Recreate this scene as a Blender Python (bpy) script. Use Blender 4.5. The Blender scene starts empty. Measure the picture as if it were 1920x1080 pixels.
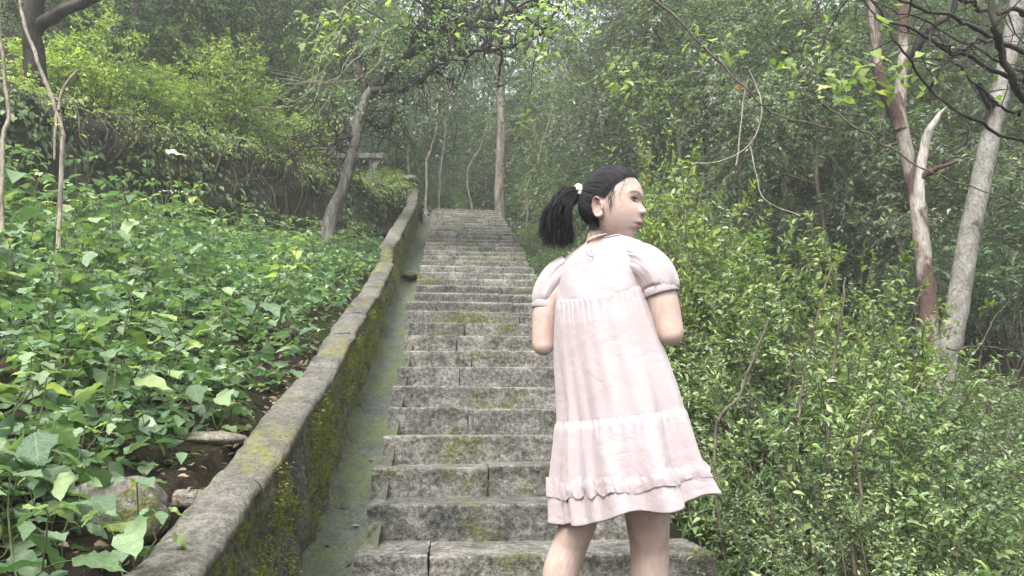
import bpy, bmesh, math, random
import numpy as np
from mathutils import Vector, Matrix, noise as mnoise

SC = bpy.context.scene
COL = SC.collection
rng = np.random.default_rng(7)
random.seed(7)

# ------------------------------------------------------------------ camera
# world frame: +Y runs up the stair flight, +X to the right, z = 0 is the ground under the camera
F_PX, PITCH, YAW, CAM_Z = 1400.0, 0.18, 0.0875, 1.684
cam_data = bpy.data.cameras.new('camera')
cam_data.sensor_width = 36.0
cam_data.lens = 36.0 * F_PX / 1920.0
cam_data.clip_start = 0.05
cam_data.clip_end = 900.0
cam = bpy.data.objects.new('camera', cam_data)
COL.objects.link(cam)
cam.location = (0, 0, CAM_Z)
cam.rotation_euler = (math.pi / 2 + PITCH, 0, -YAW)
SC.camera = cam

# ------------------------------------------------------------------ light
SUN_EL, SUN_AZ = math.radians(54), math.radians(207)     # azimuth clockwise from +Y
world = bpy.data.worlds.new('World')
SC.world = world
world.use_nodes = True
wn = world.node_tree
wn.nodes.clear()
w_out = wn.nodes.new('ShaderNodeOutputWorld')
w_bg = wn.nodes.new('ShaderNodeBackground')
w_sky = wn.nodes.new('ShaderNodeTexSky')
w_sky.sky_type = 'NISHITA'
w_sky.sun_disc = False
w_sky.sun_elevation = SUN_EL
w_sky.sun_rotation = SUN_AZ
w_sky.dust_density = 6.0
w_sky.air_density = 1.0
w_sky.ozone_density = 1.0
w_hs = wn.nodes.new('ShaderNodeHueSaturation')           # overcast: the cloud veil greys the blue
w_hs.inputs['Saturation'].default_value = 0.34
wn.links.new(w_sky.outputs[0], w_hs.inputs['Color'])
wn.links.new(w_hs.outputs[0], w_bg.inputs['Color'])
w_bg.inputs['Strength'].default_value = 0.15
wn.links.new(w_bg.outputs[0], w_out.inputs['Surface'])

sun_data = bpy.data.lights.new('sun', 'SUN')
sun_data.energy = 1.5
sun_data.angle = math.radians(24)
sun_data.color = (1.0, 0.985, 0.955)
sun = bpy.data.objects.new('sun', sun_data)
COL.objects.link(sun)
sdir = Vector((math.sin(SUN_AZ) * math.cos(SUN_EL), math.cos(SUN_AZ) * math.cos(SUN_EL), math.sin(SUN_EL)))
sun.rotation_euler = sdir.to_track_quat('Z', 'Y').to_euler()
sun.location = (0, 0, 30)

SC.view_settings.view_transform = 'Standard'
SC.view_settings.look = 'None'
SC.view_settings.gamma = 1.0
SC.view_settings.use_curve_mapping = False
SC.view_settings.exposure = 1.9
SC.render.engine = 'CYCLES'
cy = SC.cycles
cy.use_denoising = True
cy.max_bounces = 9
cy.diffuse_bounces = 5
cy.glossy_bounces = 2
cy.transmission_bounces = 5
cy.volume_bounces = 1
cy.transparent_max_bounces = 8
cy.sample_clamp_indirect = 6.0

# ------------------------------------------------------------------ geometry helpers
FW = np.array([math.sin(YAW) * math.cos(PITCH), math.cos(YAW) * math.cos(PITCH), math.sin(PITCH)])
RT = np.array([math.cos(YAW), -math.sin(YAW), 0.0])
UP = np.cross(RT, FW)
AW = np.array([math.sin(YAW), math.cos(YAW), 0.0])
ZZ = np.array([0, 0, 1.0])
CAMP = np.array([0, 0, CAM_Z])

def at(px, py, dist):
    "the point a photograph pixel shows when it stands dist metres ahead of the camera"
    r = FW + RT * (px - 960) / F_PX + UP * (540 - py) / F_PX
    return CAMP + r * dist / (r @ AW)

def unit(v):
    v = np.asarray(v, float)
    return v / np.maximum(np.linalg.norm(v, axis=-1, keepdims=True), 1e-9)

def raw_mesh(name, V, F, mat=None, smooth=True, mats=None, mi=None):
    "V (n,3); F a (m,k) array or a list of index tuples"
    me = bpy.data.meshes.new(name)
    if isinstance(F, np.ndarray):
        V = np.asarray(V, np.float32)
        m, k = F.shape
        me.vertices.add(len(V)); me.vertices.foreach_set('co', V.ravel())
        me.loops.add(m * k); me.loops.foreach_set('vertex_index', F.astype(np.int32).ravel())
        me.polygons.add(m)
        me.polygons.foreach_set('loop_start', np.arange(0, m * k, k, dtype=np.int32))
        me.update(calc_edges=True)
    else:
        me.from_pydata([tuple(v) for v in V], [], [tuple(f) for f in F])
        me.update()
    for x in (mats or ([mat] if mat else [])):
        me.materials.append(x)
    if mi is not None:
        me.polygons.foreach_set('material_index', np.asarray(mi, np.int32))
    me.polygons.foreach_set('use_smooth', np.full(len(me.polygons), bool(smooth)))
    return me

def link(name, me, parent=None, label=None, cat=None, group=None, kind=None, loc=None):
    o = bpy.data.objects.new(name, me)
    COL.objects.link(o)
    if parent is not None: o.parent = parent
    if loc is not None: o.location = loc
    if label: o['label'] = label
    if cat: o['category'] = cat
    if group: o['group'] = group
    if kind: o['kind'] = kind
    return o

def thing(name, label, cat, loc=(0, 0, 0), rz=0.0, group=None, kind=None):
    o = link(name, None, None, label, cat, group, kind, loc)
    o.rotation_euler = (0, 0, rz)
    o.empty_display_size = 0.1
    return o

def dup(root, loc, rz=0.0, s=1.0, label=None, group=None, tilt=(0, 0)):
    r = root.copy(); COL.objects.link(r)
    r.location = loc; r.rotation_euler = (tilt[0], tilt[1], rz)
    r.scale = (s, s, s) if np.isscalar(s) else s
    if label: r['label'] = label
    if group: r['group'] = group
    for ch in list(root.children):
        c = ch.copy(); COL.objects.link(c); c.parent = r
        for g in list(ch.children):
            d = g.copy(); COL.objects.link(d); d.parent = c
    return r

class MB:
    "collects pieces with the same corner count"
    def __init__(s): s.V = []; s.F = []; s.n = 0
    def add(s, V, F):
        V = np.asarray(V, float); F = np.asarray(F, int)
        if len(V) == 0: return s
        s.V.append(V); s.F.append(F + s.n); s.n += len(V); return s
    def arr(s): return np.concatenate(s.V), np.concatenate(s.F)
    def mesh(s, name, mat, smooth=True):
        V, F = s.arr(); return raw_mesh(name, V, F, mat, smooth)

def spline(pts, n):
    "catmull-rom through pts (k,d) resampled to n points"
    P = np.asarray(pts, float)
    P = np.vstack([2 * P[0] - P[1], P, 2 * P[-1] - P[-2]])
    k = len(P) - 3
    t = np.linspace(0, k - 1e-6, n); i = t.astype(int); f = (t - i)[:, None]
    a, b, c, d = P[i], P[i + 1], P[i + 2], P[i + 3]
    return 0.5 * ((2 * b) + (c - a) * f + (2 * a - 5 * b + 4 * c - d) * f ** 2 + (3 * b - a - 3 * c + d) * f ** 3)

def tube(path, rad, seg=8, lump=0.0, r=None):
    P = np.asarray(path, float); n = len(P)
    rad = np.broadcast_to(np.asarray(rad, float), (n,))
    T = unit(np.gradient(P, axis=0))
    ref = np.array([0.31, 0.17, 0.93]) if abs(T[:, 2]).mean() < 0.8 else np.array([0.95, 0.2, 0.1])
    A = unit(np.cross(T, ref)); B = np.cross(T, A)
    th = np.linspace(0, 2 * np.pi, seg, endpoint=False)
    R = rad[:, None]
    if lump:
        R = R * (1 + lump * (r or rng).normal(size=(n, seg)))
    V = P[:, None] + R[..., None] * (np.cos(th)[None, :, None] * A[:, None] + np.sin(th)[None, :, None] * B[:, None])
    V = V.reshape(-1, 3)
    i = np.arange(n - 1)[:, None] * seg; j = np.arange(seg)[None]; j2 = (j + 1) % seg
    F = np.stack([i + j, i + j2, i + seg + j2, i + seg + j], -1).reshape(-1, 4)
    # close the ends with a point each (quads with a doubled corner are avoided: a tiny last ring)
    return V, F

def wiggle(path, amp, r, keep_ends=True):
    P = np.array(path, float); n = len(P)
    w = np.cumsum(r.normal(size=(n, 3)), 0); w -= np.linspace(0, 1, n)[:, None] * w[-1]
    return P + amp * w / math.sqrt(n)

# ---- leaves: template shapes (across, along, out of plane), unit length and width
def _leaf_template(kind):
    if kind == 2:       # folded kite
        V = [(0, 0, 0), (-.5, .42, .10), (0, 1, -.12), (.5, .42, .10)]
        F = [(0, 3, 2), (0, 2, 1)]
    elif kind == 6:
        V = [(0, 0, 0), (-.46, .3, .09), (.46, .3, .09), (0, .34, 0), (-.36, .64, .05), (.36, .64, .05), (0, .66, -.03), (0, 1, -.16)]
        F = [(0, 3, 1), (0, 2, 3), (1, 3, 6), (1, 6, 4), (3, 2, 5), (3, 5, 6), (4, 6, 7), (6, 5, 7)]
    else:               # broad ovate leaf with a toothed edge, arched midrib and drip tip
        V, F = [], []
        st = [0, .06, .14, .24, .35, .46, .57, .67, .76, .85, .93, 1.0]
        hw = [.0, .20, .39, .48, .50, .47, .41, .33, .24, .14, .06, 0]
        for q, (t, h) in enumerate(zip(st, hw)):
            z = -.22 * t * t + .03 * math.sin(q * 2.2)
            tooth = .02 if q % 2 else -.015
            e = .10 * h + .02 * math.sin(q * 1.9)
            V += [(-h - (tooth if 0 < h else 0), t - .01, z + e), (0, t, z), (h + (tooth if 0 < h else 0), t - .01, z + e * .6)]
            if q:
                b = 3 * q; a = b - 3
                F += [(a, a + 1, b), (a + 1, b + 1, b), (a + 1, a + 2, b + 1), (a + 2, b + 2, b + 1)]
    return np.array(V, float), np.array(F, int)
LEAF = {k: _leaf_template(k) for k in (2, 6, 40)}

def leaves(P, D, N, L, W, kind=2):
    "many leaves at once: base point, direction, face normal, length, width"
    T, F = LEAF[kind]
    P = np.asarray(P, float); n = len(P)
    D = unit(D); S = unit(np.cross(D, N)); N = np.cross(S, D)
    L = np.broadcast_to(L, (n,)); W = np.broadcast_to(W, (n,))
    V = (P[:, None] + D[:, None] * (T[None, :, 1, None] * L[:, None, None])
         + S[:, None] * (T[None, :, 0, None] * W[:, None, None])
         + N[:, None] * (T[None, :, 2, None] * L[:, None, None]))
    FF = F[None] + (np.arange(n) * len(T))[:, None, None]
    return V.reshape(-1, 3), FF.reshape(-1, 3)

def sprays(O, Dv, length, nl, ll, r, droop=.35, ratio=.5, up=.8, spread=.9):
    "leafy twigs: nl leaves set alternately along each twig; returns leaf arrays and twig ends"
    n = len(O); Dv = unit(Dv)
    length = np.broadcast_to(length, (n,))
    side = unit(np.cross(Dv, np.array([0, 0, 1.0]) + .25 * r.normal(size=(n, 3))))
    t = np.linspace(.12, 1, nl)[None, :] + r.normal(size=(n, nl)) * .03
    sag = -droop * (t ** 2)[..., None] * length[:, None, None] * np.array([0, 0, 1.0])
    P = O[:, None] + Dv[:, None] * (t * length[:, None])[..., None] + sag
    sg = np.where(np.arange(nl) % 2, 1., -1.)[None, :, None]
    D = Dv[:, None] * (.55 + .5 * (t[..., None] > .93)) + side[:, None] * sg * spread + r.normal(size=(n, nl, 3)) * .33
    D[..., 2] -= droop * .7
    N = np.array([0, 0, up]) + r.normal(size=(n, nl, 3)) * .42
    L = ll * (.65 + .6 * r.random((n, nl))) * np.clip(1.25 - .45 * t, .6, 1.2)
    P = P.reshape(-1, 3); D = D.reshape(-1, 3); N = N.reshape(-1, 3); L = L.reshape(-1)
    return P, D, N, L, L * ratio

def twig_tubes(O, Dv, length, rad, droop, seg=3, k=4):
    n = len(O); Dv = unit(Dv); length = np.broadcast_to(length, (n,))
    t = np.linspace(0, 1, k)
    P = O[:, None] + Dv[:, None] * (t[None] * length[:, None])[..., None]
    P = P - droop * (t ** 2)[None, :, None] * length[:, None, None] * np.array([0, 0, 1.0])
    A = unit(np.cross(Dv, np.array([.3, .2, .9]))); B = np.cross(Dv, A)
    th = np.linspace(0, 2 * np.pi, seg, endpoint=False)
    R = rad * (1 - .7 * t)
    V = P[:, :, None] + R[None, :, None, None] * (np.cos(th)[None, None, :, None] * A[:, None, None] + np.sin(th)[None, None, :, None] * B[:, None, None])
    i = (np.arange(k - 1) * seg)[:, None]; j = np.arange(seg)[None]; j2 = (j + 1) % seg
    f = np.stack([i + j, i + j2, i + seg + j2, i + seg + j], -1).reshape(-1, 4)
    F = f[None] + (np.arange(n) * k * seg)[:, None, None]
    return V.reshape(-1, 3), F.reshape(-1, 4)

# ------------------------------------------------------------------ materials
def new_mat(name):
    m = bpy.data.materials.new(name); m.use_nodes = True
    nt = m.node_tree; nt.nodes.clear()
    out = nt.nodes.new('ShaderNodeOutputMaterial')
    return m, nt, out

class NT:
    def __init__(s, nt): s.nt = nt
    def n(s, t, **kw):
        x = s.nt.nodes.new(t)
        for k, v in kw.items(): setattr(x, k, v)
        return x
    def l(s, a, b): s.nt.links.new(a, b)
    def noise(s, vec, scale, detail=6, rough=.55, dist=0.0):
        x = s.n('ShaderNodeTexNoise'); x.inputs['Scale'].default_value = scale
        x.inputs['Detail'].default_value = detail; x.inputs['Roughness'].default_value = rough
        x.inputs['Distortion'].default_value = dist
        s.l(vec, x.inputs['Vector']); return x.outputs['Fac']
    def ramp(s, fac, stops, interp='LINEAR'):
        x = s.n('ShaderNodeValToRGB'); x.color_ramp.interpolation = interp
        e = x.color_ramp.elements
        while len(e) < len(stops): e.new(.5)
        for q, (p, c) in zip(e, stops):
            q.position = p; q.color = (*c, 1) if len(c) == 3 else c
        s.l(fac, x.inputs[0]); return x.outputs[0]
    def grey(s, fac, a, b): return s.ramp(fac, [(a, (0, 0, 0)), (b, (1, 1, 1))])
    def mix(s, fac, a, b, mode='MIX'):
        x = s.n('ShaderNodeMix', data_type='RGBA', blend_type=mode)
        for v, i in ((fac, 0), (a, 6), (b, 7)):
            if isinstance(v, (int, float)): x.inputs[i].default_value = v
            elif isinstance(v, tuple): x.inputs[i].default_value = (*v, 1)
            else: s.l(v, x.inputs[i])
        return x.outputs[2]
    def math(s, op, a, b=0.0):
        x = s.n('ShaderNodeMath', operation=op)
        for v, i in ((a, 0), (b, 1)):
            if isinstance(v, (int, float)): x.inputs[i].default_value = v
            else: s.l(v, x.inputs[i])
        return x.outputs[0]
    def bump(s, h, strength=.5, dist=.01, normal=None):
        x = s.n('ShaderNodeBump'); x.inputs['Strength'].default_value = strength; x.inputs['Distance'].default_value = dist
        s.l(h, x.inputs['Height'])
        if normal is not None: s.l(normal, x.inputs['Normal'])
        return x.outputs[0]
    def bsdf(s, color, rough=.8, spec=.3, normal=None):
        x = s.n('ShaderNodeBsdfPrincipled')
        if isinstance(color, tuple): x.inputs['Base Color'].default_value = (*color, 1)
        else: s.l(color, x.inputs['Base Color'])
        if isinstance(rough, (int, float)): x.inputs['Roughness'].default_value = rough
        else: s.l(rough, x.inputs['Roughness'])
        x.inputs['Specular IOR Level'].default_value = spec
        if normal is not None: s.l(normal, x.inputs['Normal'])
        return x

def leaf_mat(name, stops, trans=.38, rough=.42, spec=.42, tint=(1.2, 1.42, .68)):
    m, nt, out = new_mat(name); k = NT(nt)
    g = k.n('ShaderNodeNewGeometry'); oi = k.n('ShaderNodeObjectInfo')
    v = k.math('FRACT', k.math('ADD', g.outputs['Random Per Island'], k.math('MULTIPLY', oi.outputs['Random'], 3.7)))
    c = k.ramp(v, stops)
    c = k.mix(1.0, c, k.ramp(k.math('FRACT', k.math('MULTIPLY', oi.outputs['Random'], 7.31)), [(0, (.66, .74, .72)), (.5, (1, 1, 1)), (1, (1.34, 1.26, 1.1))]), 'MULTIPLY')
    tc = k.n('ShaderNodeTexCoord')
    pat = k.noise(tc.outputs['Object'], 55, 3)
    c = k.mix(.35, c, k.ramp(pat, [(.3, (.55, .6, .5)), (.7, (1, 1, 1))]), 'MULTIPLY')
    b = k.bsdf(c, rough, spec)
    tr = k.n('ShaderNodeBsdfTranslucent')
    k.l(k.mix(1.0, c, tint, 'MULTIPLY'), tr.inputs['Color'])
    ms = k.n('ShaderNodeMixShader'); ms.inputs[0].default_value = trans
    k.l(b.outputs[0], ms.inputs[1]); k.l(tr.outputs[0], ms.inputs[2])
    k.l(ms.outputs[0], out.inputs['Surface'])
    return m

def bark_mat(name, dark, light, scale=9, spot=None, stretch=.25, lo=.35, hi=.65, spot_lo=.55, spot_hi=.62):
    m, nt, out = new_mat(name); k = NT(nt)
    tc = k.n('ShaderNodeTexCoord'); mp = k.n('ShaderNodeMapping')
    mp.inputs['Scale'].default_value = (1, 1, stretch)
    k.l(tc.outputs['Object'], mp.inputs['Vector'])
    a = k.noise(mp.outputs[0], scale, 8, .62, .4); b = k.noise(mp.outputs[0], scale * 6, 5)
    c = k.ramp(a, [(lo, dark), (hi, light)])
    if spot is not None:
        c = k.mix(k.grey(k.noise(mp.outputs[0], scale * .45, 5, .6, .6), spot_lo, spot_hi), c, spot)
    c = k.mix(.7, c, k.ramp(b, [(.3, (.25, .25, .25)), (.6, (1.1, 1.1, 1.1))]), 'MULTIPLY')
    s = k.bsdf(c, .85, .2, k.bump(k.math('ADD', a, k.math('MULTIPLY', b, .5)), .7, .012))
    k.l(s.outputs[0], out.inputs['Surface'])
    return m

def stone_mat(name, base=((.10, .098, .09), (.27, .26, .235), (.40, .385, .35)), moss=.5, mscale=2.2, rand=True, bump=1.0, moss_col=((.045, .055, .012), (.14, .15, .03))):
    m, nt, out = new_mat(name); k = NT(nt)
    tc = k.n('ShaderNodeTexCoord'); g = k.n('ShaderNodeNewGeometry'); oi = k.n('ShaderNodeObjectInfo')
    pos = g.outputs['Position']
    a = k.noise(pos, 7, 9, .68, .3); b = k.noise(pos, 42, 6, .75); d = k.noise(pos, 130, 4, .65)
    c = k.ramp(k.math('ADD', k.math('MULTIPLY', a, .42), k.math('MULTIPLY', b, .58)), [(.40, base[0]), (.5, base[1]), (.60, base[2])])
    c = k.mix(.55, c, k.ramp(d, [(.36, (.28, .28, .27)), (.56, (1.2, 1.2, 1.17))]), 'MULTIPLY')
    if rand:
        c = k.mix(1.0, c, k.ramp(oi.outputs['Random'], [(0, (.74, .75, .72)), (.5, (1, .99, .96)), (1, (1.16, 1.12, 1.05))]), 'MULTIPLY')
    # damp dark streaks and moss growing in patches of its own
    c = k.mix(k.grey(k.noise(pos, 3.1, 5, .6, .8), .60, .86), c, (.075, .075, .066))
    mm = k.noise(pos, mscale, 7, .66, .5)
    mask = k.math('MULTIPLY', k.grey(mm, .62 - .2 * moss, .74 - .2 * moss), k.grey(k.noise(pos, 24, 5, .65), .36, .58))
    mc = k.ramp(k.noise(pos, 70, 4), [(.3, moss_col[0]), (.7, moss_col[1])])
    c = k.mix(mask, c, mc)
    h = k.math('ADD', k.math('ADD', b, k.math('MULTIPLY', d, .5)), k.math('MULTIPLY', mask, .8))
    s = k.bsdf(c, .9, .22, k.bump(h, bump, .012))
    k.l(s.outputs[0], out.inputs['Surface'])
    return m

def soil_mat():
    m, nt, out = new_mat('forest_soil'); k = NT(nt)
    pos = k.n('ShaderNodeNewGeometry').outputs['Position']
    a = k.noise(pos, 2.5, 8, .65); b = k.noise(pos, 30, 6, .7); d = k.noise(pos, 120, 3)
    c = k.ramp(a, [(.35, (.020, .016, .011)), (.55, (.038, .030, .021)), (.7, (.062, .052, .037))])
    c = k.mix(.6, c, k.ramp(b, [(.3, (.35, .35, .35)), (.65, (1.3, 1.25, 1.1))]), 'MULTIPLY')
    c = k.mix(k.grey(k.noise(pos, 1.1, 6, .6), .52, .62), c, k.ramp(d, [(.3, (.02, .032, .01)), (.7, (.05, .075, .02))]))
    s = k.bsdf(c, .95, .15, k.bump(k.math('ADD', b, d), .9, .03))
    k.l(s.outputs[0], out.inputs['Surface']); return m

def flat_mat(name, col, rough=.7, spec=.3, nscale=None, var=.25, bump=0.0, bscale=40):
    m, nt, out = new_mat(name); k = NT(nt)
    tc = k.n('ShaderNodeTexCoord').outputs['Object']
    c = col; nrm = None
    if nscale:
        a = k.noise(tc, nscale, 5)
        lo = tuple(x * (1 - var) for x in col); hi = tuple(min(1, x * (1 + var)) for x in col)
        c = k.ramp(a, [(.3, lo), (.7, hi)])
    if bump: nrm = k.bump(k.noise(tc, bscale, 4), bump, .004)
    s = k.bsdf(c, rough, spec, nrm)
    k.l(s.outputs[0], out.inputs['Surface']); return m

M = {}
M['soil'] = soil_mat()
M['step'] = stone_mat('step_granite', base=((.034, .034, .032), (.122, .12, .113), (.255, .25, .236)), moss=.42, mscale=1.7)
M['wall'] = stone_mat('wall_rubble', base=((.035, .036, .03), (.085, .083, .07), (.20, .19, .165)), moss=.95, mscale=1.5, rand=False, moss_col=((.03, .045, .008), (.17, .19, .03)))
M['cap'] = stone_mat('wall_cap_mortar', base=((.06, .059, .054), (.105, .103, .095), (.165, .16, .145)), moss=.55, mscale=2.0, moss_col=((.09, .10, .02), (.24, .23, .06)))
M['gutter'] = stone_mat('gutter_concrete', base=((.038, .043, .04), (.068, .074, .068), (.105, .11, .103)), moss=1.0, mscale=2.4, rand=False, bump=.35, moss_col=((.05, .065, .025), (.10, .125, .05)))
M['rock'] = stone_mat('bank_rock', base=((.014, .014, .012), (.036, .034, .028), (.085, .08, .066)), moss=.8, mscale=1.2, rand=False, moss_col=((.03, .04, .01), (.09, .10, .02)))
M['boulder'] = stone_mat('loose_stone', base=((.10, .09, .08), (.2, .185, .165), (.3, .28, .25)), moss=.5, mscale=4)
M['mossy'] = stone_mat('moss_cushion', moss=3.2, mscale=9, moss_col=((.04, .05, .01), (.12, .13, .025)))
M['bench'] = stone_mat('bench_stone', base=((.09, .09, .085), (.17, .165, .155), (.25, .245, .23)), moss=.25, mscale=2)
M['moss'] = leaf_mat('moss', [(0, (.06, .08, .014)), (.5, (.12, .14, .025)), (1, (.2, .21, .04))], .15, .9, .1)
M['leafy'] = leaf_mat('nettle_leaf', [(0, (.075, .14, .07)), (.45, (.14, .22, .12)), (.8, (.2, .285, .17)), (1, (.27, .35, .15))], .34, .36, .55)
M['bright'] = leaf_mat('young_leaf', [(0, (.13, .20, .06)), (.5, (.24, .32, .10)), (1, (.42, .46, .18))], .45, .45, .35)
M['dark'] = leaf_mat('evergreen_leaf', [(0, (.06, .098, .058)), (.5, (.105, .16, .092)), (.9, (.18, .24, .14)), (1, (.27, .31, .18))], .3, .38, .5)
M['mid'] = leaf_mat('forest_leaf', [(0, (.085, .138, .075)), (.5, (.16, .232, .12)), (1, (.28, .35, .175))], .36, .45, .4)
M['grey_leaf'] = leaf_mat('greyish_forest_leaf', [(0, (.11, .155, .105)), (.5, (.2, .26, .175)), (1, (.31, .36, .25))], .36, .5, .35)
M['bush'] = leaf_mat('bush_leaf', [(0, (.06, .105, .048)), (.45, (.12, .19, .08)), (.85, (.22, .295, .12)), (1, (.34, .4, .16))], .36, .34, .55)
M['bushy'] = leaf_mat('sunny_bush_leaf', [(0, (.085, .135, .045)), (.5, (.17, .245, .08)), (1, (.33, .38, .13))], .42, .4, .45)
M['dry'] = leaf_mat('dry_leaf', [(0, (.05, .036, .024)), (.6, (.11, .085, .06)), (1, (.22, .185, .14))], .15, .8, .2)
M['pale_leaf'] = leaf_mat('pale_leaf', [(0, (.26, .30, .24)), (1, (.36, .39, .32))], .3, .5, .4)
M['red_leaf'] = leaf_mat('red_leaf', [(0, (.4, .11, .05)), (1, (.5, .17, .08))], .35, .5, .3)
M['stem'] = flat_mat('green_stem', (.07, .085, .035), .7, .3, 30, .4)
M['twig'] = bark_mat('twig_bark', (.045, .036, .027), (.15, .125, .10), 14)
M['vine'] = bark_mat('pale_vine', (.13, .11, .085), (.33, .29, .235), 16)
M['bark'] = bark_mat('lichened_bark', (.045, .042, .037), (.19, .18, .16), 9, (.10, .13, .07), spot_lo=.54, spot_hi=.68)
M['bark_dark'] = bark_mat('damp_dark_bark', (.018, .016, .014), (.06, .052, .044), 10)
M['bark_pale'] = bark_mat('pale_grey_bark', (.085, .08, .07), (.22, .21, .185), 9, (.05, .046, .038), .7, .3, .7, .60, .66)
M['bark_red'] = bark_mat('two_tone_bark', (.10, .088, .074), (.26, .235, .2), 9, (.066, .04, .033), .35, .3, .65, .46, .52)
M['dead'] = bark_mat('bleached_wood', (.22, .20, .175), (.42, .39, .345), 10, None, .15)
M['forest_bark'] = bark_mat('forest_bark', (.05, .042, .034), (.19, .165, .135), 7)

def veined(name, src):
    "the broad leaf with pale midrib and side veins, drawn in the leaf's own axes"
    m = M[src].copy(); m.name = name; nt = m.node_tree; k = NT(nt)
    tc = k.n('ShaderNodeTexCoord'); sp = k.n('ShaderNodeSeparateXYZ'); k.l(tc.outputs['Object'], sp.inputs[0])
    ax = k.math('ABSOLUTE', sp.outputs[0])
    v = k.math('FRACT', k.math('MULTIPLY', k.math('SUBTRACT', sp.outputs[1], k.math('MULTIPLY', ax, .95)), 7.5))
    side = k.math('LESS_THAN', v, .13); mid = k.math('LESS_THAN', ax, .016)
    line = k.math('MAXIMUM', side, mid)
    b = [x for x in nt.nodes if x.type == 'BSDF_PRINCIPLED'][0]
    src_c = b.inputs['Base Color'].links[0].from_socket
    blot = k.grey(k.noise(tc.outputs['Object'], 3.2, 5, .6), .60, .70)
    c = k.mix(k.math('MULTIPLY', blot, .35), src_c, (.17, .14, .06))
    c = k.mix(k.math('MULTIPLY', line, .30), c, (.30, .38, .20))
    k.l(c, b.inputs['Base Color'])
    k.l(k.bump(k.math('ADD', k.math('MULTIPLY', line, -.6), k.noise(tc.outputs['Object'], 22, 3)), .35, .03), b.inputs['Normal'])
    return m
M['leafy_near'] = veined('nettle_leaf_near', 'leafy')
M['bright_near'] = veined('young_leaf_near', 'bright')
# ------------------------------------------------------------------ levels of the place
STEP_T, STEP_Y0, STEP_Z0, R1, R2 = 0.34, 2.897, 1.205, 0.1415, 0.1386
N_TOP = 34
def step_y(n): return STEP_Y0 + (n - 1) * STEP_T
def step_z(n): return STEP_Z0 + ((n - 1) * R1 if n <= 12 else 11 * R1 + (n - 12) * R2)
TOP_Z = step_z(N_TOP)
def nose(Y):
    n = (np.asarray(Y, float) - STEP_Y0) / STEP_T
    return STEP_Z0 + np.where(n <= 11, n * R1, 11 * R1 + (n - 11) * R2)
def stair_base(Y):
    "line through the inner corners of the steps, flat before and after the flight"
    Y = np.asarray(Y, float)
    z = np.clip(nose(Y) - R1, 0.0, TOP_Z - .02)
    return z + np.clip(Y - 16.5, 0, 30) * .30
XL, XR, XW, XC = -0.315, 0.985, -0.535, -0.685        # stair sides, wall face, back of the wall cap
WT1 = np.array([(-1.0, .42), (0, .80), (1.7, 1.352), (1.95, 1.405), (3.05, 1.756), (3.93, 2.01), (4.95, 2.39), (6.2, 2.83), (7.42, 3.28)])
WT2 = np.array([(7.42, 3.46), (7.9, 3.63), (9.4, 4.24), (11.9, 5.22), (12.9, 5.80), (14.2, 5.92)])
def wall_top(Y):
    Y = np.asarray(Y, float)
    return np.where(Y < 7.42, np.interp(Y, WT1[:, 0], WT1[:, 1]), np.interp(Y, WT2[:, 0], WT2[:, 1]))
CL = np.array([(-3, -9.5), (2, -6.6), (5, -4.95), (6.9, -4.16), (8.35, -3.58), (9.3, -2.98), (10.6, -2.42), (11.6, -1.70), (12.4, -1.22), (13.1, -.75)])
def cliff_x(Y): return np.interp(Y, CL[:, 0], CL[:, 1])
def sm(t): t = np.clip(t, 0, 1); return t * t * (3 - 2 * t)
def cheap(X, Y):
    return (np.sin(X * 2.1 + 1.3 * np.sin(Y * 1.7)) * np.sin(Y * 2.4 + .9 * np.sin(X * 1.1)) * .05
            + np.sin(X * 6.3 + Y * 2.2) * np.sin(Y * 5.7 - X * 1.9) * .018)
def ground_z(X, Y):
    X = np.asarray(X, float); Y = np.asarray(Y, float)
    L = np.maximum(XC - X, 0)
    wl = np.interp(Y, [-6, -1, 0, 1.75, 5, 8, 9.2, 10.2, 12, 13.2, 15, 40], [.0, .35, .70, 1.29, 2.30, 3.26, 3.62, 3.9, 4.5, 5.4, 5.8, 13])
    zl = wl + np.minimum(L, 5) * np.interp(Y, [0, 7, 9, 11], [.16, .14, .04, .03])
    cx = cliff_x(Y)
    dist = np.maximum(cx - X, 0)
    zu = np.interp(Y, [-3, 2, 6.9, 9.3, 12.5, 13.6, 17, 40], [3.6, 4.2, 4.86, 5.28, 5.7, 6.15, 6.5, 13]) + .55 * np.clip(dist - .6, 0, 14)
    t = np.where(Y > 13.1, 1.0, sm((cx - X) / .35))
    zleft = zl * (1 - t) + zu * t
    zs = stair_base(Y)
    right = np.maximum(X - XR, 0)
    zr = zs - .16 - .11 * np.minimum(right, 12) - .25 * sm(right / .8) * np.where(Y < 14, 1, 0)
    zm = zs - .32
    zm = np.where(Y > 15.0, stair_base(Y) - .02, zm)
    a = sm((X - (XC - .02)) / .1); b = sm((X - (XR - .12)) / .1)
    z = zleft * (1 - a) + zm * a * (1 - b) + zr * b
    # far away the slope eases off into ridges
    z = np.where(Y > 15.5, z, z)
    return z + cheap(X, Y) * np.where((X > XC - .05) & (X < XR + .05), .1, 1.0)

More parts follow.
